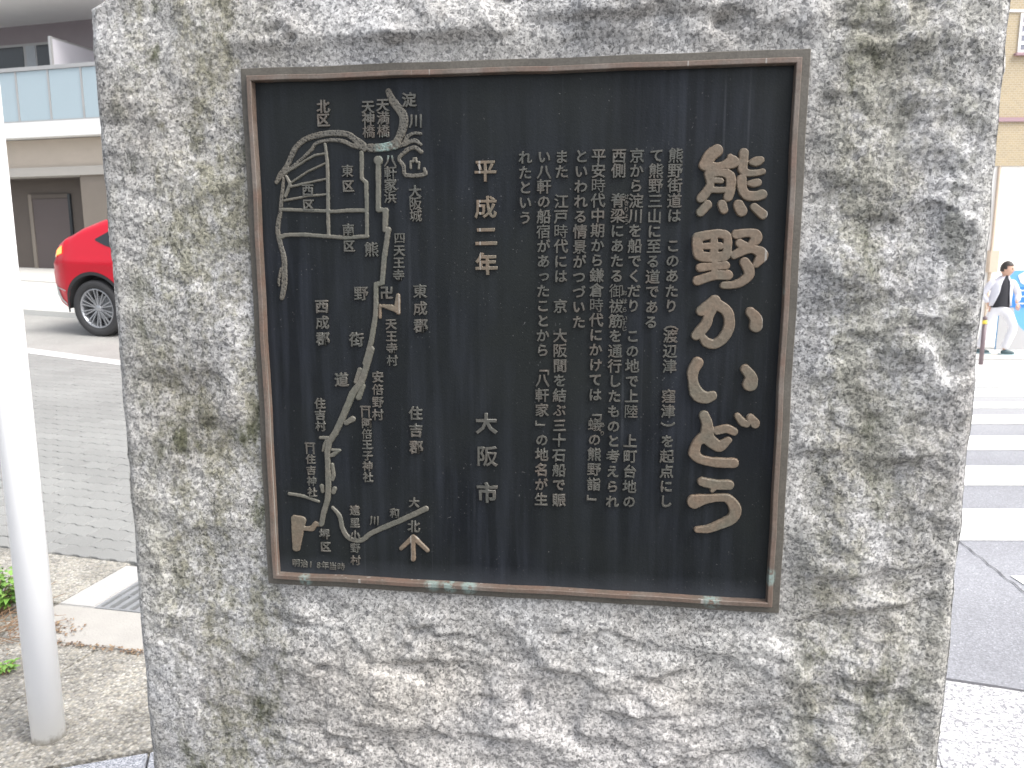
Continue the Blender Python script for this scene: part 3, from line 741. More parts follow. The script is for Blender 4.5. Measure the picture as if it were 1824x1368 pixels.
relief('north_arrow', many((Z4, [[(1510,775,28),(1385,893,22)], [(1510,775,28),(1650,912,24)], [(1508,790,26),(1508,1000,26)]])), .0026, M_title, .0007, .0011, seed=15)

# ---- lettering, one raised character each
glyph = {}
def glyph_mesh(ch, mat, off):
    key = (ch, mat.name, off)
    if key in glyph: return glyph[key]
    cu = bpy.data.curves.new('character', 'FONT'); cu.body = ch; cu.size = 1; cu.extrude = .06; cu.bevel_resolution = 0; cu.resolution_u = 2
    to = bpy.data.objects.new('character', cu); COL.objects.link(to)
    def front():
        bpy.context.view_layer.update()
        m = bpy.data.meshes.new_from_object(to.evaluated_get(bpy.context.evaluated_depsgraph_get()))
        c_ = np.empty(len(m.vertices) * 3, np.float32); m.vertices.foreach_get('co', c_); c_ = c_.reshape(-1, 3)
        return m, sum(p.area * p.normal.z for p in m.polygons if p.normal.z > .05), (c_.min(0), c_.max(0))
    cu.bevel_depth = 0; cu.offset = 0; m0, A0, B0 = front()
    per = .5 * sum(p.area for p in m0.polygons if abs(p.normal.z) < .5) / .06
    me = m0
    for o_, b_ in ((0, .005),) if ch in '時蟻' else ((off, .014), (off * .5, .011), (.002, .010), (0, .007), (0, .004)):
        cu.offset = o_; cu.bevel_depth = b_; m1, A1, B1 = front()
        g_ = o_ + b_ + .02
        if A0 + per * (o_ + b_) * .8 < A1 < A0 + per * (o_ + b_) * 1.12 and (B1[0][:2] > B0[0][:2] - g_).all() and (B1[1][:2] < B0[1][:2] + g_).all(): me = m1; break
    bpy.data.objects.remove(to); bpy.data.curves.remove(cu)
    n_ = len(me.vertices); co = np.empty(n_ * 3, np.float32); me.vertices.foreach_get('co', co); co = co.reshape(-1, 3)
    co[:, 0] -= .5 if ord(ch) > 255 else (co[:, 0].min() + co[:, 0].max()) / 2; co[:, 1] -= .38; co[:, 2] += .03
    if ch in '（）「」': co[:, [0, 1]] = np.stack([co[:, 1], -co[:, 0]], -1)
    if ch in 'っ': co[:, 0] += .07; co[:, 1] += .05
    co = np.stack([co[:, 0], -co[:, 2], co[:, 1]], -1)      # stand it up: relief towards -y
    me.vertices.foreach_set('co', co.astype(np.float32).ravel()); me.materials.clear(); me.materials.append(mat); me.name = 'character'
    me.update(); glyph[key] = me
    return me
def put(ch, px, py, size_px, name='text_character', mat=None, off=.014, sx=1.0, sy=1.0, dep=None):
    a, b = pq(px, py); s = size_px * PXM
    o = obj(name, glyph_mesh(ch, mat or M_text, off), pl_)
    o.location = (a + R.uniform(-.0002, .0002), .0004, b + R.uniform(-.0002, .0002)); o.scale = (s * sx, (dep or .028), s * sy)
    o.rotation_euler = (0, R.uniform(-.02, .02), 0)
    return o
cols_ = [("熊野街道は＿このあたり（渡辺津＿窪津）を起点にし", (1205, 278), (1184, 893)), ("て熊野三山に至る道である", (1171, 278), (1160, 574)),
         ("京から淀川を船でくだり＿この地で上陸＿上町台地の", (1136, 278), (1119, 893)), ("西側＿脊梁にあたる御祓筋を通行したものと考えられ", (1104, 278), (1089, 893)),
         ("平安時代中期から鎌倉時代にかけては「蟻の熊野詣」", (1068, 278), (1056, 889)), ("といわれる情景がつづいた", (1037, 279), (1031, 574)),
         ("また＿江戸時代には＿京＿大阪間を結ぶ三十石船で賑", (1002, 280), (994, 890)), ("い八軒の船宿があったことから「八軒家」の地名が生", (971, 280), (963, 889)),
         ("れたという", (937, 281), (937, 388))]
for s_, (xa, ya), (xb, yb) in cols_:
    n_ = len(s_)
    for k, ch in enumerate(s_):
        if ch == '＿': continue
        f_ = k / (n_ - 1); dy = 0
        if ch == '（': dy = 4
        if ch == '）': dy = 5
        if ch == '「': dy = 5
        if ch == '」': dy = 5
        kana = '\u3040' <= ch <= '\u30ff'
        put(ch, xa + (xb - xa) * f_, ya + (yb - ya) * f_ + dy, 23.5 if kana else 25.2, off=.016 if kana else .010)
for s_, x, ya, yb in (("せきりょう", 1117, 351, 396), ("おはらい", 1113, 522, 567), ("すじ", 1112, 576, 586), ("あり", 1072, 757, 772)):
    for k, ch in enumerate(s_): put(ch, x, ya + (yb - ya) * k / (len(s_) - 1), 9.5, 'reading_aid', off=.02, dep=.016)
for ch, x, y in (('平', 866, 304), ('成', 866, 369), ('二', 867, 421), ('年', 867, 470), ('大', 866, 754), ('阪', 867, 812), ('市', 867, 877)):
    put(ch, x, y, 40, 'date_character', M_title if y < 500 else M_text, .022, sx=1.0, sy=.98, dep=.026)
lab = [("北区", 578, 190, 578, 214, 24), ("天神橋", 658, 190, 659, 234, 23), ("天満橋", 684, 187, 685, 233, 23), ("淀", 731, 178, 731, 178, 25), ("川", 743, 215, 743, 215, 25),
       ("東区", 621, 304, 622, 331, 22), ("西区", 550, 338, 551, 365, 22), ("八軒家浜", 697, 286, 697, 351, 23), ("大阪城", 741, 341, 742, 384, 23),
       ("南区", 622, 409, 623, 438, 22), ("四天王寺", 713, 424, 711, 490, 21), ("東成郡", 749, 518, 750, 580, 26), ("西成郡", 574, 545, 576, 603, 26),
       ("天王寺村", 697, 577, 699, 642, 21), ("安倍野村", 673, 671, 673, 738, 22), ("阿倍王子神社", 653, 753, 655, 849, 20), ("住吉村", 570, 718, 571, 758, 21),
       ("住吉郡", 740, 736, 741, 796, 26), ("住吉神社", 553, 817, 556, 876, 19), ("遠里小野村", 631, 908, 632, 997, 20), ("堺区", 577, 950, 579, 973, 21)]
for s_, xa, ya, xb, yb, sz in lab:
    n_ = max(1, len(s_) - 1)
    for k, ch in enumerate(s_): put(ch, xa + (xb - xa) * k / n_, ya + (yb - ya) * k / n_, sz, 'map_character', off=.018, dep=.024)
for ch, x, y, sz in (('熊', 663, 444, 27), ('野', 644, 522, 27), ('街', 636, 604, 27), ('道', 609, 676, 27), ('川', 666, 926, 19), ('和', 702, 913, 19), ('大', 737, 894, 20), ('北', 736, 937, 24)):
    put(ch, x, y, sz, 'map_character', off=.018, dep=.026)
put('卍', 690, 521, 25, 'temple_mark', off=.02)
for k, ch in enumerate("明治18年当時"):
    put(ch, 523 + 85 * (k if k < 2 else (k - .15 if k < 4 else k - .35)) / 6.0 + 3, 1002 + k * 1.1, 16, 'map_character', off=.014, dep=.014)
def torii(px, py, w_):
    s = w_ * PXM; a, b = pq(px, py); m = MB()
    m.box((a - s * .5, -.0014, b + s * .42), (a + s * .5, .001, b + s * .56)); m.box((a - s * .40, -.0012, b + s * .16), (a + s * .40, .001, b + s * .27))
    for sg in (-1, 1): m.box((a + sg * s * .34 - s * .06, -.0013, b - s * .55), (a + sg * s * .34 + s * .06, .001, b + s * .43))
    m.obj('shrine_mark', M_text, pl_)
torii(651, 733, 20); torii(552, 798, 20)

# ------------------------------------------------------------------ street furniture near the stone
t = NT('white_post_paint', .55, spec=.5)
sc_ = t.ramp(t.noise(30, 4, .7), [(.70, 0), (.76, .5)])
zs_ = t.n('ShaderNodeSeparateXYZ'); t.l(t.pos, zs_.inputs[0])
ring = t.ramp(t.math('ADD', t.math('MULTIPLY', zs_.outputs[2], 20), t.math('SUBTRACT', t.noise(60, 3), .5)), [(.0, .8), (.55, 0)])
t.color(t.mix(ring, t.mix(sc_, (.93, .93, .93), (.55, .54, .52)), (.38, .35, .30))); M_pole = t.m
MB().tube([(0, 0, -.02), (0, 0, 1.3), (0, 0, 2.6), (0, 0, 3.6)], .0475, 40).obj('signpost', M_pole, None, True, (-1.454, 2.285, 0))
po = bpy.data.objects['signpost']; tag(po, 'thick white painted steel post standing left of the granite monument', 'post')

dg = empty('drain_grate', (*e2(.40, .22), 0), -.21, 'grey steel drain grating with parallel bars set between pale kerb stones', 'drain grate')
M_steel = plain('galvanised_steel', (.30, .31, .32), .5, .2, 20, metal=.3)
b = MB()
for (x0, y0, x1, y1) in ((-.218, -.218, -.203, .218), (.203, -.218, .218, .218), (-.203, -.218, .203, -.205), (-.203, .205, .203, .218)): b.box((x0, y0, -.03), (x1, y1, .001))
b.obj('frame', M_steel, dg)
for k in range(8):
    x = -.175 + k * .05
    MB().box((x - .011, -.204, -.03), (x + .011, .204, -.001)).obj('bar', M_steel, dg)
for y in (-.07, .07): MB().box((-.202, y - .004, -.026), (.202, y + .004, -.006)).obj('cross_bar', M_steel, dg)
MB().box((-.2, -.2, -.088), (.2, .2, -.06)).obj('pit', plain('pit_dirt', (.05, .045, .035), .95, .3, 30), dg)

# ---- plant, dead stems and litter by the post
def leafmat(name, a, b):
    t = NT(name, .5); oi = t.n('ShaderNodeNewGeometry')
    t.color(t.mix(oi.outputs['Random Per Island'], a, b)); t.b.inputs['Transmission Weight'].default_value = .0
    t.b.inputs['Subsurface Weight'].default_value = .15; t.b.inputs['Subsurface Scale'].default_value = .01
    return t.m
M_leaf = leafmat('bright_leaf', (.13, .26, .045), (.22, .38, .09)); M_dry = leafmat('dry_leaf', (.10, .06, .045), (.32, .22, .13)); M_stem = plain('dry_stem', (.22, .14, .085), .8, .2, 40)
def leaf_into(vs, fs, p, d, up, L, Wd, curl=.2):
    d = d.normalized(); s = d.cross(up).normalized(); n = s.cross(d)
    b0 = len(vs)
    for (f_, w_, z_) in ((0, .06, 0), (.25, .85, .05), (.55, 1, .06), (.8, .6, 0), (1, .03, -.12)):
        c_ = p + d * L * f_ + n * (z_ - curl * f_ * f_) * L
        vs += [tuple(c_ + s * Wd * w_ * .5 + n * Wd * .12 * w_), tuple(c_), tuple(c_ - s * Wd * w_ * .5 + n * Wd * .12 * w_)]
    for k in range(4):
        q = b0 + k * 3; fs += [(q, q + 1, q + 4, q + 3), (q + 1, q + 2, q + 5, q + 4)]
def plant(name, x, y, n, hgt, spread, lab_, cat, leafL=.045):
    root = empty(name, (x, y, 0), 0, lab_, cat)
    b = MB(); vs, fs = [], []
    for k in range(n):
        a = R.uniform(0, 6.283); rr = spread * R.random() ** .6; H_ = hgt * R.uniform(.55, 1) * (1 - .4 * rr / spread)
        p0 = Vector((math.cos(a) * rr * .35, math.sin(a) * rr * .35, 0)); p1 = Vector((math.cos(a) * rr, math.sin(a) * rr, H_))
        mid = (p0 + p1) / 2 + Vector((0, 0, H_ * .15)); b.tube([p0, mid, p1], [.0022, .0018, .0012], 5)
        for q in range(7):
            f_ = .35 + .65 * q / 6; pp = p0.lerp(p1, f_); an = a + R.uniform(-2.4, 2.4)
            leaf_into(vs, fs, pp, Vector((math.cos(an), math.sin(an), R.uniform(-.1, .7))), Vector((0, 0, 1)), leafL * R.uniform(.7, 1.25), leafL * .62 * R.uniform(.8, 1.2))
    b.obj('stem', M_stem, root); o = obj('foliage', mesh('foliage', vs, fs, M_leaf, True), root); o['kind'] = 'stuff'
    return root
plant('leafy_plant', -2.18, 3.14, 52, .23, .17, 'bright green leafy plant behind the white post at the far left edge', 'plant')
plant('leafy_plant', -1.83, 2.66, 7, .05, .04, 'small low green weed at the foot of the dry stems, left of the white post', 'plant', .024)
b = MB()
for k in range(70):
    x, y = R.gauss(-2.05, .09), R.gauss(2.97, .09); a = R.uniform(0, 6.283); L__ = R.uniform(.05, .18)
    p = Vector((x, y, .004 + R.random() * .04)); d = Vector((math.cos(a), math.sin(a), R.uniform(-.05, .35))) * L__
    b.tube([p, p + d * .5 + Vector((0, 0, .012)), p + d], [.0018, .0016, .001], 4)
tag(b.obj('dry_stems', M_stem), 'tangle of dead brown stems and twigs lying left of the white post', kind='stuff', cat='plant litter')
vs, fs = [], []
for k in range(420):
    m_ = k % 3
    if m_ == 0: x, y = R.gauss(-1.85, .05), R.gauss(3.0, .045)
    elif m_ == 1:
        f_ = R.random(); q = e2(.15 + .5 * f_, -.306); x, y = q[0] + R.gauss(0, .006), q[1] + R.gauss(0, .008)
    else: x, y = R.gauss(-2.05, .12), R.gauss(2.85, .16)
    a = R.uniform(0, 6.283); leaf_into(vs, fs, Vector((x, y, .005 + R.random() * .006)), Vector((math.cos(a), math.sin(a), R.uniform(-.1, .2))), Vector((R.uniform(-.4, .4), R.uniform(-.4, .4), 1)), R.uniform(.008, .024), R.uniform(.004, .01), R.uniform(-.2, .3))
tag(obj('leaf_litter', mesh('leaf_litter', vs, fs, M_dry)), 'scatter of crumbled brown leaves along the kerb joint', kind='stuff', cat='leaf litter')

# ------------------------------------------------------------------ apartment building behind the lane (left)
OB = Vector((-10.805, 18.165, 0)); EB = math.radians(15.5)
ap = empty('apartment_building', OB, -EB, 'mauve-grey apartment block with frosted glass balconies above a dark carport', 'building')
M_mauve = plain('mauve_render', (.30, .265, .28), .85, .08, 3); M_soff = plain('pale_soffit', (.75, .75, .74), .8, .05, 3)
M_beige = plain('beige_beam', (.44, .385, .325), .85, .08, 3); M_flg = plain('grey_beam_lip', (.40, .38, .35), .8, .06, 4)
M_slab = plain('white_slab_edge', (.74, .74, .73), .7, .04, 3); M_alu = plain('aluminium', (.42, .42, .42), .45, .06, 8, metal=.3)
M_frost = plain('frosted_glass', (.37, .455, .50), .25, .03, 2); M_dark = plain('window_glass', (.035, .04, .045), .08, .05, 2)
M_curt = plain('curtain', (.42, .45, .48), .9, .1, 12); M_part = plain('partition_board', (.62, .61, .66), .6, .04, 3)
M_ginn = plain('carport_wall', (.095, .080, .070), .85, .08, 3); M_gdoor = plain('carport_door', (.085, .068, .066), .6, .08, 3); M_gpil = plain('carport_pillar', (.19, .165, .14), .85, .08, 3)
def lb(name, lo, hi, mat, parent=ap, bev=0): return MB().box(lo, hi, bev).obj(name, mat, parent)   # local: x along facade, +y inwards (depth), z up
UL, UR = -9, 9.5
lb('upper_wall', (UL, 1.75, 3.2), (UR, 9, 12.5), M_mauve)
lb('balcony_soffit', (UL, -.05, 6.84), (UR, 1.75, 7.0), M_soff); lb('slab_edge', (UL, -.10, 6.86), (UR, -.05, 7.16), M_slab)
lb('balcony_floor', (UL, 0.02, 3.98), (UR, 1.75, 4.24), M_slab)
lb('slab_edge', (UL, -.03, 4.09), (UR, .02, 4.29), M_slab); lb('slab_lip', (UL, -.06, 3.965), (UR, .02, 4.085), M_slab)
lb('beam', (UL, .28, 3.36), (UR, .60, 3.965), M_beige); lb('beam_lip', (UL, .22, 3.17), (UR, .62, 3.36), M_flg)
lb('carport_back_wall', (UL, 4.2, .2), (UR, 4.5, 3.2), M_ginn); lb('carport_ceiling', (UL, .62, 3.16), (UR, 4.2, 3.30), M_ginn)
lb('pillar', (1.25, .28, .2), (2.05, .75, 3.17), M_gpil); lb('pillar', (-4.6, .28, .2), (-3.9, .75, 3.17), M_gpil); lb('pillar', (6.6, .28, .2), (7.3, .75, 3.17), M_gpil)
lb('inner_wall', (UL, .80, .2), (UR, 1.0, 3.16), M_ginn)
dr = lb('door', (-.62, .765, .2), (.40, .80, 2.72), M_gdoor); lb('door_frame', (-.72, .75, .2), (-.625, .80, 2.82), M_gpil, dr); lb('door_frame', (.405, .75, .2), (.47, .80, 2.82), M_dark, dr); lb('door_frame', (-.625, .75, 2.725), (.405, .80, 2.82), M_ginn, dr)
for k in range(-8, 9):
    u0 = .05 + .86 * k
    lb('glass_panel', (u0 + .028, 0.0, 4.325), (u0 + .832, .012, 5.345), M_frost)
    lb('baluster', (u0 - .02, -.012, 4.29), (u0 + .02, .03, 5.35), M_alu)
lb('top_rail', (UL, -.03, 5.352), (UR, .05, 5.43), M_alu); lb('bottom_rail', (UL, -.01, 4.292), (UR, .03, 4.322), M_alu)
for u0 in (-4.4, 1.0, 6.4):
    pb = lb('partition_board', (u0 - .012, .08, 4.75), (u0 + .012, 1.70, 6.0), M_part); lb('partition_post', (u0 - .03, .03, 4.24), (u0 + .03, .08, 6.03), M_alu, pb); lb('partition_rail', (u0 - .02, .08, 6.0), (u0 + .02, 1.74, 6.03), M_alu, pb); lb('partition_rail', (u0 - .02, .08, 4.70), (u0 + .02, 1.74, 4.75), M_alu, pb)
for (a0, a1) in ((-2.6, -.15), (3.0, 5.4)):
    wf = lb('window', (a0, 1.70, 4.25), (a1, 1.745, 6.42), M_alu)
    md = (a0 + a1) / 2
    lb('pane', (a0 + .05, 1.69, 4.3), (md - .04, 1.699, 6.36), M_dark, wf); lb('curtain', (md + .05, 1.69, 4.3), (md + .32, 1.699, 6.36), M_curt, wf); lb('pane', (md + .36, 1.69, 4.3), (a1 - .05, 1.699, 6.36), M_dark, wf)
lb('roof', (UL - .2, -.3, 12.5), (UR + .2, 9.2, 12.8), M_soff)
for z_ in (9.2,):
    lb('balcony_floor', (UL, -.03, z_), (UR, 1.75, z_ + .3), M_slab)
lb('parapet', (UL, -.045, 7.005), (UR, .05, 8.1), M_slab)

# ------------------------------------------------------------------ tiled building beyond the crossing (right)
rbld = empty('tiled_building', (11.2, 19.0, -.45), 0, 'sand-coloured tiled building with white ground floor beyond the crossing', 'building')
t = NT('sand_tile', .55)
bk = t.n('ShaderNodeTexBrick'); bk.inputs['Scale'].default_value = 1.0; bk.inputs['Brick Width'].default_value = .1; bk.inputs['Row Height'].default_value = .05
bk.inputs['Mortar Size'].default_value = .004; bk.inputs['Color1'].default_value = (.42, .335, .21, 1); bk.inputs['Color2'].default_value = (.37, .30, .195, 1); bk.inputs['Mortar'].default_value = (.50, .45, .36, 1)
t.l(t.mapv((1, 1, 1), (math.pi / 2, 0, 0)), bk.inputs[0]); t.color(bk.outputs[0]); M_tile = t.m
M_wwall = plain('white_wall', (.80, .79, .77), .7, .03, 2); M_pink = plain('mauve_band', (.36, .24, .27), .6, .05, 4); M_brown = plain('brown_trim', (.55, .45, .36), .6, .1, 6)
lb('tiled_wall', (-5.2, 0, 3.88), (14, 9, 13), M_tile, rbld); lb('ground_floor_wall', (-5.2, .03, -.3), (14, 9, 3.88), M_wwall, rbld)
lb('band', (-5.2, -.05, 4.86), (14, 0, 4.95), M_pink, rbld); lb('white_band', (-5.2, -.03, 7.22), (14, 0, 7.27), M_wwall, rbld)
lb('door_trim', (.06, -.04, -.3), (.10, .03, 3.86), M_brown, rbld)
wb = lb('wall_box', (.0, -.12, 1.45), (.20, .03, 1.95), M_brown, rbld)
for i in range(3):
    wf = lb('window', (.22 + 2.3 * i, -.03, 6.35), (1.5 + 2.3 * i, 0, 7.2), M_wwall, rbld); lb('pane', (.28 + 2.3 * i, -.035, 6.42), (1.44 + 2.3 * i, -.03, 7.14), plain('blind_glass', (.22, .23, .28), .3, .1, 4), wf)
    for q in range(3): lb('blind_slat', (.28 + 2.3 * i, -.042, 6.52 + .2 * q), (1.44 + 2.3 * i, -.036, 6.60 + .2 * q), M_wwall, wf)
    lb('sill', (.16 + 2.3 * i, -.10, 6.29), (1.55 + 2.3 * i, 0, 6.345), M_pink, wf)

# ---- poster board behind the person
pb = empty('poster_board', (9.98, 15.75, gz(9.9, 15.6) + .004), -.03, 'blue and grey poster board with white lettering behind the person', 'sign board')
M_pg = plain('grey_panel', (.42, .42, .43), .6, .04, 4); M_pb = plain('light_blue_panel', (.13, .37, .68), .5, .06, 3); M_pd = plain('deep_blue_panel', (.03, .20, .60), .5, .05, 3); M_pw = plain('white_print', (.8, .8, .8), .5, .02, 3); M_py = plain('yellow_print', (.75, .62, .25), .5, .05, 9)
def xzprism(pts, y0, y1, name, mat, parent):
    m = MB(); m.prism([(p[0], p[1]) for p in pts], y0, y1)
    for v in m.bm.verts: v.co = Vector((v.co.x, v.co.z, v.co.y))
    return m.obj(name, mat, parent)
xzprism([(-.35, 0), (.31, 0), (.31, 1.56), (-.35, 1.56)], 0, .05, 'backing_board', M_pb, pb)
cur = [(-.10 + .41 * (1 - math.cos(k / 8 * math.pi / 2)) * 1.0, 1.05 - .72 * math.sin(k / 8 * math.pi / 2) ** .9) for k in range(9)]
xzprism([(-.355, .005), (.305, .005)] + list(reversed(cur)) + [(-.355, 1.05)], -.006, -.001, 'grey_panel', M_pg, pb)
xzprism([(-.16, .84), (.26, .84), (.26, 1.24), (-.10, 1.24)], -.012, -.002, 'blue_banner', M_pd, pb)
for (z_, n_, w_) in ((1.155, 9, .03), (1.04, 7, .028), (.90, 9, .032)):
    for k in range(n_):
        x = -.06 + k * .031 + (.03 if n_ == 7 else 0)
        xzprism([(x, z_), (x + .022, z_), (x + .022, z_ + w_), (x, z_ + w_)], -.016, -.0122, 'print_mark', M_pw, pb)
cp = [(.12 + .17 * math.cos(a) * (1 + .12 * math.sin(5 * a)), 1.42 + .14 * math.sin(a) * (1 + .12 * math.cos(4 * a))) for a in [k * 2 * math.pi / 22 for k in range(22)]]
xzprism(cp, -.010, -.001, 'white_cloud_print', M_pw, pb)
for (x, z_) in ((.05, 1.44), (.14, 1.40), (.20, 1.47)): xzprism([(x, z_), (x + .05, z_), (x + .05, z_ + .018), (x, z_ + .018)], -.013, -.0105, 'print_mark', M_py, pb)

bo = empty('bollard', (7.60, 12.8, gz(7.6, 12.8)), 0, 'thin dark pole-shaped bollard with a yellow reflective band', 'bollard')
MB().tube([(0, 0, 0), (0, 0, .66)], .033, 14).obj('post', plain('bollard_brown', (.16, .12, .13), .5, .1, 10), bo, True)
MB().tube([(0, 0, .662), (0, 0, .72)], .036, 14).obj('reflective_band', plain('yellow_band', (.75, .58, .08), .4, .05, 10), bo, True)
MB().tube([(0, 0, .722), (0, 0, .77), (0, 0, .785)], [.033, .033, .015], 14).obj('cap', bpy.data.materials['bollard_brown'], bo, True)

# ------------------------------------------------------------------ red car
CW = (-5.288, 10.177)
nrm = Vector((0, -.07, 1)).normalized(); cx_ = Vector((ex, ey, -.07 * -ey * -1)); cx_ = (Vector((ex, ey, 0)) - nrm * Vector((ex, ey, 0)).dot(nrm)).normalized(); cy_ = nrm.cross(cx_)
car = bpy.data.objects.new('parked_car', None); link(car)
car.matrix_world = Matrix.Translation((CW[0], CW[1], gz(*CW) - .004)) @ Matrix((cx_, cy_, nrm)).transposed().to_4x4()   # x forward, y away from viewer, z up; origin under near rear wheel
tag(car, 'bright red hatchback-shaped SUV half hidden behind the monument, tail lamp lit', 'car')
t = NT('red_paint', .3, 0, .35); t.color((.50, .004, .020)); t.b.inputs['Coat Weight'].default_value = .25; M_red = t.m
M_blk = plain('black_plastic', (.02, .02, .022), .6, .1, 20); M_glass = plain('car_glass', (.02, .024, .028), .06, .02, 2); M_sil = plain('silver_trim', (.50, .50, .50), .35, .05, 5, metal=.4)
M_tyre = plain('tyre_rubber', (.035, .035, .037), .8, .15, 30); M_alloy = plain('alloy_rim', (.36, .37, .39), .3, .06, 10, metal=.6)
LW, WB, RW, HWD = 4.25, 2.62, .36, .92
X0, X1 = -.72, LW - .72
def interp(x, tab): return float(np.interp(x, [p[0] for p in tab], [p[1] for p in tab]))
ztop_t = [(X0, .86), (X0 + .03, .95), (-.60, 1.04), (-.52, 1.20), (-.38, 1.26), (-.2, 1.355), (.08, 1.455), (.5, 1.56), (1.0, 1.60), (1.6, 1.59), (2.0, 1.50), (2.55, 1.16), (3.0, 1.08), (3.35, .98), (X1 - .05, .78), (X1, .66)]
zbot_t = [(X0, .66), (X0 + .03, .50), (-.62, .42), (-.42, .34), (-.3, .27), (3.1, .27), (3.3, .34), (X1, .45)]
def zlow(x):
    z = interp(x, zbot_t)
    for cxx in (0, WB):
        d = abs(x - cxx)
        if d < .43: z = max(z, RW + math.sqrt(max(.43 ** 2 - d * d, 0)))
    return z
def hw(x, z):
    zt = interp(x, ztop_t); w_ = HWD
    w_ *= 1 - .16 * max(0, (X0 + .45 - x) / .45) ** 2.2 - .16 * max(0, (x - X1 + .5) / .5) ** 2.2
    if z > .95: w_ -= .34 * (z - .95) ** 1.25 * (1.0 if -.4 < x < 2.5 else .7)
    if z < .6: w_ -= .10 * (.6 - z)
    w_ += .012 * math.exp(-((z - .93) / .05) ** 2)
    d = zt - z
    if d < .07: w_ -= .07 * (1 - max(d, 0) / .07) ** 2
    return w_
stx = sorted(set([X0 + (X1 - X0) * k / 110 for k in range(111)] + [-.43, .43, WB - .43, WB + .43]))
vs, fs = [], []; NZ = 16
for x in stx:
    zl, zt = zlow(x), interp(x, ztop_t); ring = []
    zl = min(zl, zt - .02)
    sidep = [(hw(x, zl + (zt - zl) * k / NZ), zl + (zt - zl) * k / NZ) for k in range(NZ + 1)]
    pts = [(0, zl)] + sidep + [(sidep[-1][0] * .6, zt + .018), (0, zt + .026)]
    pts = [(-a, z) for a, z in pts] + [(a, z) for a, z in reversed(pts[1:-1])]
    vs += [(x, HWD + a, z) for a, z in pts]; m_ = len(pts)
for i in range(len(stx) - 1):
    for k in range(m_): fs.append((i * m_ + k, i * m_ + (k + 1) % m_, (i + 1) * m_ + (k + 1) % m_, (i + 1) * m_ + k))
fs.append(tuple(range(m_))); fs.append(tuple(reversed(range((len(stx) - 1) * m_, len(stx) * m_))))
bo_ = obj('body', mesh('body', vs, fs, [M_red, M_blk], True), car)
for p in bo_.data.polygons:
    if p.index < (len(stx) - 1) * m_ and p.index % m_ in (0, m_ - 1): p.material_index = 1
def patch(name, xz_lo, xz_hi, x0, x1, mat, off=.006, n_=14, m2=6, sides=(-1, 1), parent=car):
    vs, fs = [], []
    for sg in sides:
        b0 = len(vs)
        for i in range(n_ + 1):
            x = x0 + (x1 - x0) * i / n_; a, b = interp(x, xz_lo), interp(x, xz_hi)
            for k in range(m2 + 1):
                z = a + (b - a) * k / m2; vs.append((x, HWD + sg * (hw(x, z) + off), z))
        for i in range(n_):
            for k in range(m2):
                q = b0 + i * (m2 + 1) + k; fs.append((q, q + m2 + 1, q + m2 + 2, q + 1))
    o = obj(name, mesh(name, vs, fs, mat, True), parent); return o
patch('side_window', [(.06, 1.215), (.3, 1.12), (1.2, 1.08), (2.35, 1.06)], [(.06, 1.235), (.4, 1.40), (.9, 1.47), (1.6, 1.47), (2.0, 1.36), (2.35, 1.10)], .06, 2.35, M_glass, .004)
arc = [(-.468 + .936 * k / 30) for k in range(31)]
for cxx in (0, WB):
    patch('wheel_arch_trim', [(cxx + q, max(RW + math.sqrt(max(.43 ** 2 - q * q, 0)) - .004, .30) if abs(q) < .43 else .29) for q in arc],
          [(cxx + q, max(RW + math.sqrt(max(.468 ** 2 - q * q, 0)), .32)) for q in arc], cxx - .466, cxx + .466, M_blk, .004, 30, sides=(-1,))
patch('bumper_insert', [(X0 + .04, .50), (-.5, .40), (-.45, .385)], [(X0 + .04, .66), (-.62, .60), (-.56, .47), (-.45, .40)], X0 + .04, -.47, M_sil, .008, 8)
patch('bumper_crease', [(X0 + .05, .605), (-.44, .565)], [(X0 + .05, .622), (-.44, .58)], X0 + .05, -.45, M_sil, .006, 8, 2)
t = NT('tail_lamp', .2); t.color((.9, .12, .04)); t.b.inputs['Emission Color'].default_value = (1.0, .30, .07, 1); t.b.inputs['Emission Strength'].default_value = 1.1; M_tl = t.m
tl = patch('tail_lamp', [(X0 + .05, .985), (-.44, 1.05)], [(X0 + .05, 1.04), (-.6, 1.06), (-.44, 1.15)], X0 + .05, -.44, M_tl, .010, 8)
patch('lamp_lens', [(X0 + .12, .99), (-.52, 1.01)], [(X0 + .12, 1.05), (-.52, 1.12)], X0 + .12, -.55, plain('lamp_white', (.85, .7, .45), .2, .02, 5), .014, 4, 3, parent=tl)
vs, fs = [], []
for i in range(11):
    x = -.34 + .55 * i / 10; zt = interp(x, ztop_t)
    w_ = .60 - .05 * i / 10
    for k in range(9):
        y = -w_ + 2 * w_ * k / 8; vs.append((x, HWD + y, zt + .034 - .02 * (abs(y) / .6) ** 2))
for i in range(10):
    for k in range(8): q = i * 9 + k; fs.append((q, q + 1, q + 10, q + 9))
obj('rear_window', mesh('rear_window', vs, fs, M_glass, True), car)
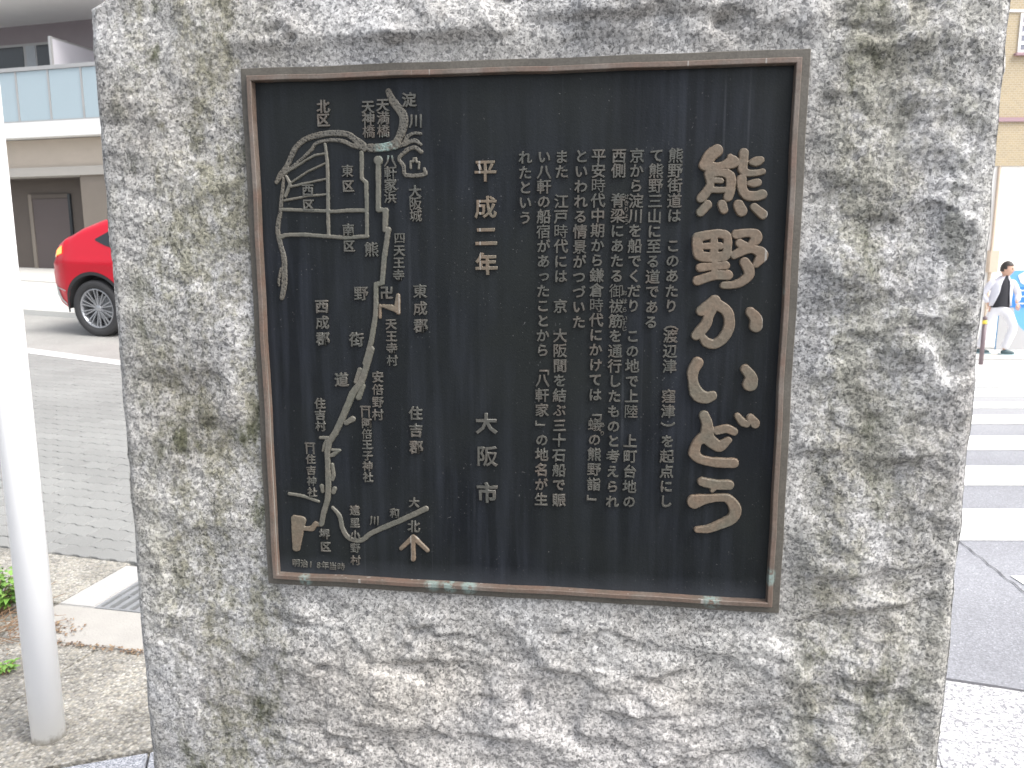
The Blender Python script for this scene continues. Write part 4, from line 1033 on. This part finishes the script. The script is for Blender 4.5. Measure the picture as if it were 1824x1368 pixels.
def wheel(x, y, sg):
    w = bpy.data.objects.new('wheel', None); link(w, car); w.location = (x, y, RW)
    MX = Matrix.Rotation(math.pi / 2 * sg, 4, 'X')     # lathe axis z -> outward
    MB().lathe([(.245, -.10), (.33, -.108), (.352, -.095), (.36, -.06), (.36, .06), (.352, .095), (.33, .108), (.262, .104), (.255, .085), (.25, -.10)], 44, MX).obj('tyre', M_tyre, w, True)
    r = MB(); r.lathe([(.255, .092), (.247, .098), (.237, .092), (.228, .03), (.225, -.08)], 44, MX)
    r.lathe([(.001, .075), (.03, .075), (.045, .066), (.05, .02)], 20, MX); r.obj('rim', M_alloy, w, True)
    for k in range(10):
        for dd in (-.085, .085):
            a = k * 2 * math.pi / 10 + .3; a2 = a + dd * 1.35; b = MB()
            p0 = Vector((.04 * math.cos(a + dd), .04 * math.sin(a + dd), .062)); p1 = Vector((.24 * math.cos(a2), .24 * math.sin(a2), .082))
            b.tube([MX @ p0, MX @ p1], [.009, .0105], 4); b.obj('spoke', M_alloy, w)
    MB().lathe([(.001, -.03), (.15, -.03), (.155, -.02)], 28, MX).obj('brake_disc', M_steel, w)
    MB().lathe([(.001, -.07), (.235, -.07)], 28, MX).obj('wheel_back', M_blk, w)
wheel(0, .11, 1); wheel(WB, .11, 1); wheel(0, 2 * HWD - .11, -1); wheel(WB, 2 * HWD - .11, -1)
MB().box((-.42, .10, .24), (.42, 1.74, .78)).obj('rear_wheel_housing', M_blk, car); 
for w_ in (WB,): MB().box((w_ - .42, .10, .24), (w_ + .42, 1.74, .78)).obj('front_wheel_housing', M_blk, car)
for o in car.children:
    if o.name.startswith(('rear_wheel_housing', 'front_wheel_housing')):
        for v in o.data.vertices:
            if v.co.z > .7: pass
            v.co.y = .26 + (v.co.y - .10) * 1.32 / 1.64 if v.co.y < 1 else 1.58

# ------------------------------------------------------------------ person
PP = (9.17, 15.0)
pr = empty('person', (PP[0], PP[1], gz(*PP) + .006), 0, 'dark-haired person in white jacket, black shirt and white trousers walking right', 'person')
M_skin = plain('skin', (.58, .36, .27), .5, .04, 20); M_hair = plain('dark_hair', (.035, .028, .025), .6, .2, 60); M_jack = plain('white_jacket', (.66, .66, .72), .8, .05, 12)
M_trs = plain('white_trousers', (.70, .70, .74), .8, .05, 10); M_shirt = plain('black_shirt', (.022, .022, .028), .8, .1, 20); M_shoe = plain('teal_shoe', (.06, .10, .11), .5, .1, 20); M_sole = plain('shoe_sole', (.30, .42, .46), .6, .05, 20)
def skin(name, pts, edges, rad, mat, parent=pr, sub=2, root=0):
    me = bpy.data.meshes.new(name); me.from_pydata(pts, edges, []); me.materials.append(mat)
    o = obj(name, me, parent)
    md = o.modifiers.new('skin', 'SKIN'); md.use_smooth_shade = True
    sv = me.skin_vertices[0].data
    for k, r_ in enumerate(rad): sv[k].radius = r_ if isinstance(r_, tuple) else (r_, r_)
    sv[root].use_root = True
    o.modifiers.new('sub', 'SUBSURF').levels = sub; o.modifiers['sub'].render_levels = sub
    bpy.context.view_layer.update()
    m2 = bpy.data.meshes.new_from_object(o.evaluated_get(bpy.context.evaluated_depsgraph_get()))
    o.modifiers.clear(); o.data = m2; m2.name = name; m2.polygons.foreach_set('use_smooth', [True] * len(m2.polygons))
    return o
# viewer's left = -x. body turned a little to +x, stride: trailing leg at left, leading leg at right with bent knee
hipL, hipR = (-.10, .04, .90), (.07, -.04, .90)
kneeL, ankL, toeL = (-.18, .08, .50), (-.25, .14, .09), (-.13, .10, .04)
kneeR, ankR, toeR = (.20, -.12, .50), (.10, -.06, .09), (.25, -.12, .035)
# continuous body under the clothes
skin('body', [(0, 0, .93), (0, 0, 1.12), (-.01, 0, 1.33), (.01, -.01, 1.45), (.025, -.02, 1.50), hipL, kneeL, ankL, hipR, kneeR, ankR,
              (-.17, .02, 1.38), (-.29, .09, 1.12), (-.20, .02, .93), (.17, -.03, 1.38), (.27, -.06, 1.13), (.20, -.16, .97)],
     [(0, 1), (1, 2), (2, 3), (3, 4), (0, 5), (5, 6), (6, 7), (0, 8), (8, 9), (9, 10), (2, 11), (11, 12), (12, 13), (2, 14), (14, 15), (15, 16)],
     [(.08, .06), (.07, .055), (.07, .05), .05, .05, .06, .045, .034, .06, .045, .034, .03, .03, .027, .03, .03, .027], M_skin)
# head
hb_ = MB(); bmesh.ops.create_uvsphere(hb_.bm, u_segments=28, v_segments=20, radius=1)
yaw = .75                               # turned towards the viewer's right
def headpt(v):
    x, y, z = v
    w = .074 * (1 - .22 * max(0, -z) ** 1.5); d = .092; hh = .115
    X_, Y_, Z_ = x * w, y * d, z * hh
    if y < 0 and z < 0: Y_ *= 1 - .10 * (-z)
    face = max(0, -y)
    Y_ -= .022 * math.exp(-((x / .16) ** 2 + ((z + .08) / .17) ** 2)) * (face > .5)        # nose
    Y_ += .010 * (math.exp(-(((x - .38) / .2) ** 2 + ((z - .10) / .12) ** 2)) + math.exp(-(((x + .38) / .2) ** 2 + ((z - .10) / .12) ** 2))) * (face > .3)
    Y_ -= .006 * math.exp(-((x / .35) ** 2 + ((z + .42) / .07) ** 2)) * (face > .3)
    Y_ -= .008 * math.exp(-((x / .3) ** 2 + ((z + .78) / .15) ** 2)) * (face > 0)
    return Vector((X_, Y_, Z_))
for v in hb_.bm.verts: v.co = headpt(v.co)
for sg in (-1, 1):
    r_ = bmesh.ops.create_uvsphere(hb_.bm, u_segments=8, v_segments=6, radius=1)['verts']
    for v in r_: v.co = Vector((v.co.x * .010 + sg * .074, v.co.y * .018 + .008, v.co.z * .030 - .005))
head = hb_.obj('head', M_skin, pr, True); head.scale = (1.17,) * 3; head.location = (.045, -.03, 1.60); head.rotation_euler = (.06, 0, yaw)
for sg in (-1, 1):
    e_ = MB(); bmesh.ops.create_uvsphere(e_.bm, u_segments=10, v_segments=8, radius=.011)
    eo = e_.obj('eye', M_hair, head, True); eo.location = (sg * .028, -.078, .012)
MB().box((-.022, -.092, -.052), (.022, -.08, -.046)).obj('mouth', plain('lips', (.42, .17, .15), .5, .05, 20), head)
hr = MB(); bmesh.ops.create_uvsphere(hr.bm, u_segments=28, v_segments=20, radius=1)
dele = []
for v in hr.bm.verts:
    x, y, z = v.co
    lim = .38 if y < -.25 else (-.05 if y < .2 else -.45)
    if z < lim: dele.append(v)
    k = 1 + .035 * math.sin(x * 17 + z * 9) * math.cos(y * 15)
    v.co = Vector((x * .083 * k, y * .100 * k + .004, z * .128 * k))
bmesh.ops.delete(hr.bm, geom=dele, context='VERTS')
hair = hr.obj('hair', M_hair, head, True); sm = hair.modifiers.new('s', 'SOLIDIFY'); sm.thickness = .016
# clothes
skin('trousers', [(0, 0, .955), (0, 0, .90), (-.09, .04, .86), (kneeL[0], kneeL[1], .50), (-.235, .13, .16), (-.25, .14, .10), (.08, -.04, .86), (.215, -.12, .52), (.125, -.07, .18), (.105, -.06, .11)],
     [(0, 1), (1, 2), (2, 3), (3, 4), (4, 5), (1, 6), (6, 7), (7, 8), (8, 9)],
     [(.155, .12), (.16, .125), .105, .085, .072, .072, .108, .088, .075, .072], M_trs)
def loft(name, rings, mat, a0=0, a1=2 * math.pi, n=28, thick=0, parent=pr):
    vs, fs = [], []
    for (cx9, cy9, z, rx, ry, da0, da1) in rings:
        for k in range(n + 1):
            a = (a0 + da0) + (a1 + da1 - a0 - da0) * k / n; w9 = 1 + .025 * math.sin(5 * a + z * 19)
            vs.append((cx9 + rx * math.cos(a) * w9, cy9 + ry * math.sin(a) * w9, z + .012 * math.sin(a * 3)))
    for j in range(len(rings) - 1):
        for k in range(n): q = j * (n + 1) + k; fs.append((q, q + 1, q + n + 2, q + n + 1))
    o = obj(name, mesh(name, vs, fs, mat, True), parent)
    if thick: m = o.modifiers.new('thick', 'SOLIDIFY'); m.thickness = thick
    return o
loft('shirt', [(-.01, 0, .90, .165, .125, 0, 0), (-.01, 0, 1.0, .16, .125, 0, 0), (0, 0, 1.15, .15, .12, 0, 0), (.0, 0, 1.30, .155, .115, 0, 0), (.01, 0, 1.38, .13, .095, 0, 0), (.02, -.01, 1.44, .07, .065, 0, 0), (.03, -.015, 1.475, .055, .055, 0, 0)], M_shirt)
# open jacket: a shell with its front gap towards the viewer, wider at the hem
g0 = -math.pi / 2
loft('jacket', [(-.01, .01, .93, .205, .165, .52, -.98), (-.01, .01, 1.03, .20, .16, .42, -.72), (0, .01, 1.17, .19, .152, .34, -.48), (0, .01, 1.30, .195, .145, .28, -.36), (.01, .005, 1.38, .175, .12, .24, -.30), (.02, 0, 1.44, .10, .085, .22, -.26), (.03, -.005, 1.475, .078, .072, .22, -.24)],
     M_jack, g0 + .12, g0 + 2 * math.pi - .12, 36, .014)
skin('sleeve', [(-.12, .02, 1.38), (-.19, .03, 1.34), (-.30, .10, 1.13), (-.21, .02, .97)], [(0, 1), (1, 2), (2, 3)], [.07, .072, .060, .050], M_jack)
skin('sleeve', [(.12, 0, 1.38), (.19, -.03, 1.34), (.28, -.06, 1.13), (.22, -.14, 1.00)], [(0, 1), (1, 2), (2, 3)], [.07, .070, .058, .048], M_jack)
for (ax, tx, nm) in ((ankL, toeL, 'a'), (ankR, toeR, 'b')):
    dx__, dy__ = tx[0] - ax[0], tx[1] - ax[1]; L9 = math.hypot(dx__, dy__); ux, uy = dx__ / L9, dy__ / L9
    f9 = lambda s, z: (ax[0] + ux * s, ax[1] + uy * s, z)
    so = skin('shoe', [f9(-.05, .045), f9(.03, .06), f9(.12, .045), f9(.19, .032)], [(0, 1), (1, 2), (2, 3)], [.045, .052, .045, .03], M_shoe)
    MB().tube([f9(-.08, .012), f9(.0, .012), f9(.12, .012), f9(.21, .012)], [.03, .035, .042, .022], 10).obj('sole', M_sole, so, True)
    for v in bpy.data.objects[so.children[0].name].data.vertices: v.co.z = max(-.002, min(.022, v.co.z))
# hands with fingers
def hand(at_, dir_, side_):
    d = Vector(dir_).normalized(); s = Vector(side_).normalized(); p = Vector(at_)
    pts = [tuple(p), tuple(p + d * .045), tuple(p + d * .08)]; ed = [(0, 1), (1, 2)]; rad = [.024, (.034, .018), (.034, .017)]
    for k in range(4):
        b_ = p + d * .075 + s * (.027 - .018 * k); L9 = (.062, .075, .070, .055)[k]
        i = len(pts); pts += [tuple(b_), tuple(b_ + d * L9 * .55 + Vector((0, .006, 0))), tuple(b_ + d * L9 * .9 + Vector((0, .022, 0)))]
        ed += [(2, i), (i, i + 1), (i + 1, i + 2)]; rad += [.009, .0085, .007]
    i = len(pts); b_ = p + d * .02 + s * .028; pts += [tuple(b_), tuple(b_ + d * .035 + s * .018), tuple(b_ + d * .062 + s * .018)]
    ed += [(0, i), (i, i + 1), (i + 1, i + 2)]; rad += [.011, .0095, .008]
    skin('hand', pts, ed, rad, M_skin, pr, 1)
hand((.20, -.16, .97), (.1, -.35, -1), (1, -.2, 0)); hand((-.20, .02, .93), (.2, -.2, -1), (-1, 0, 0))
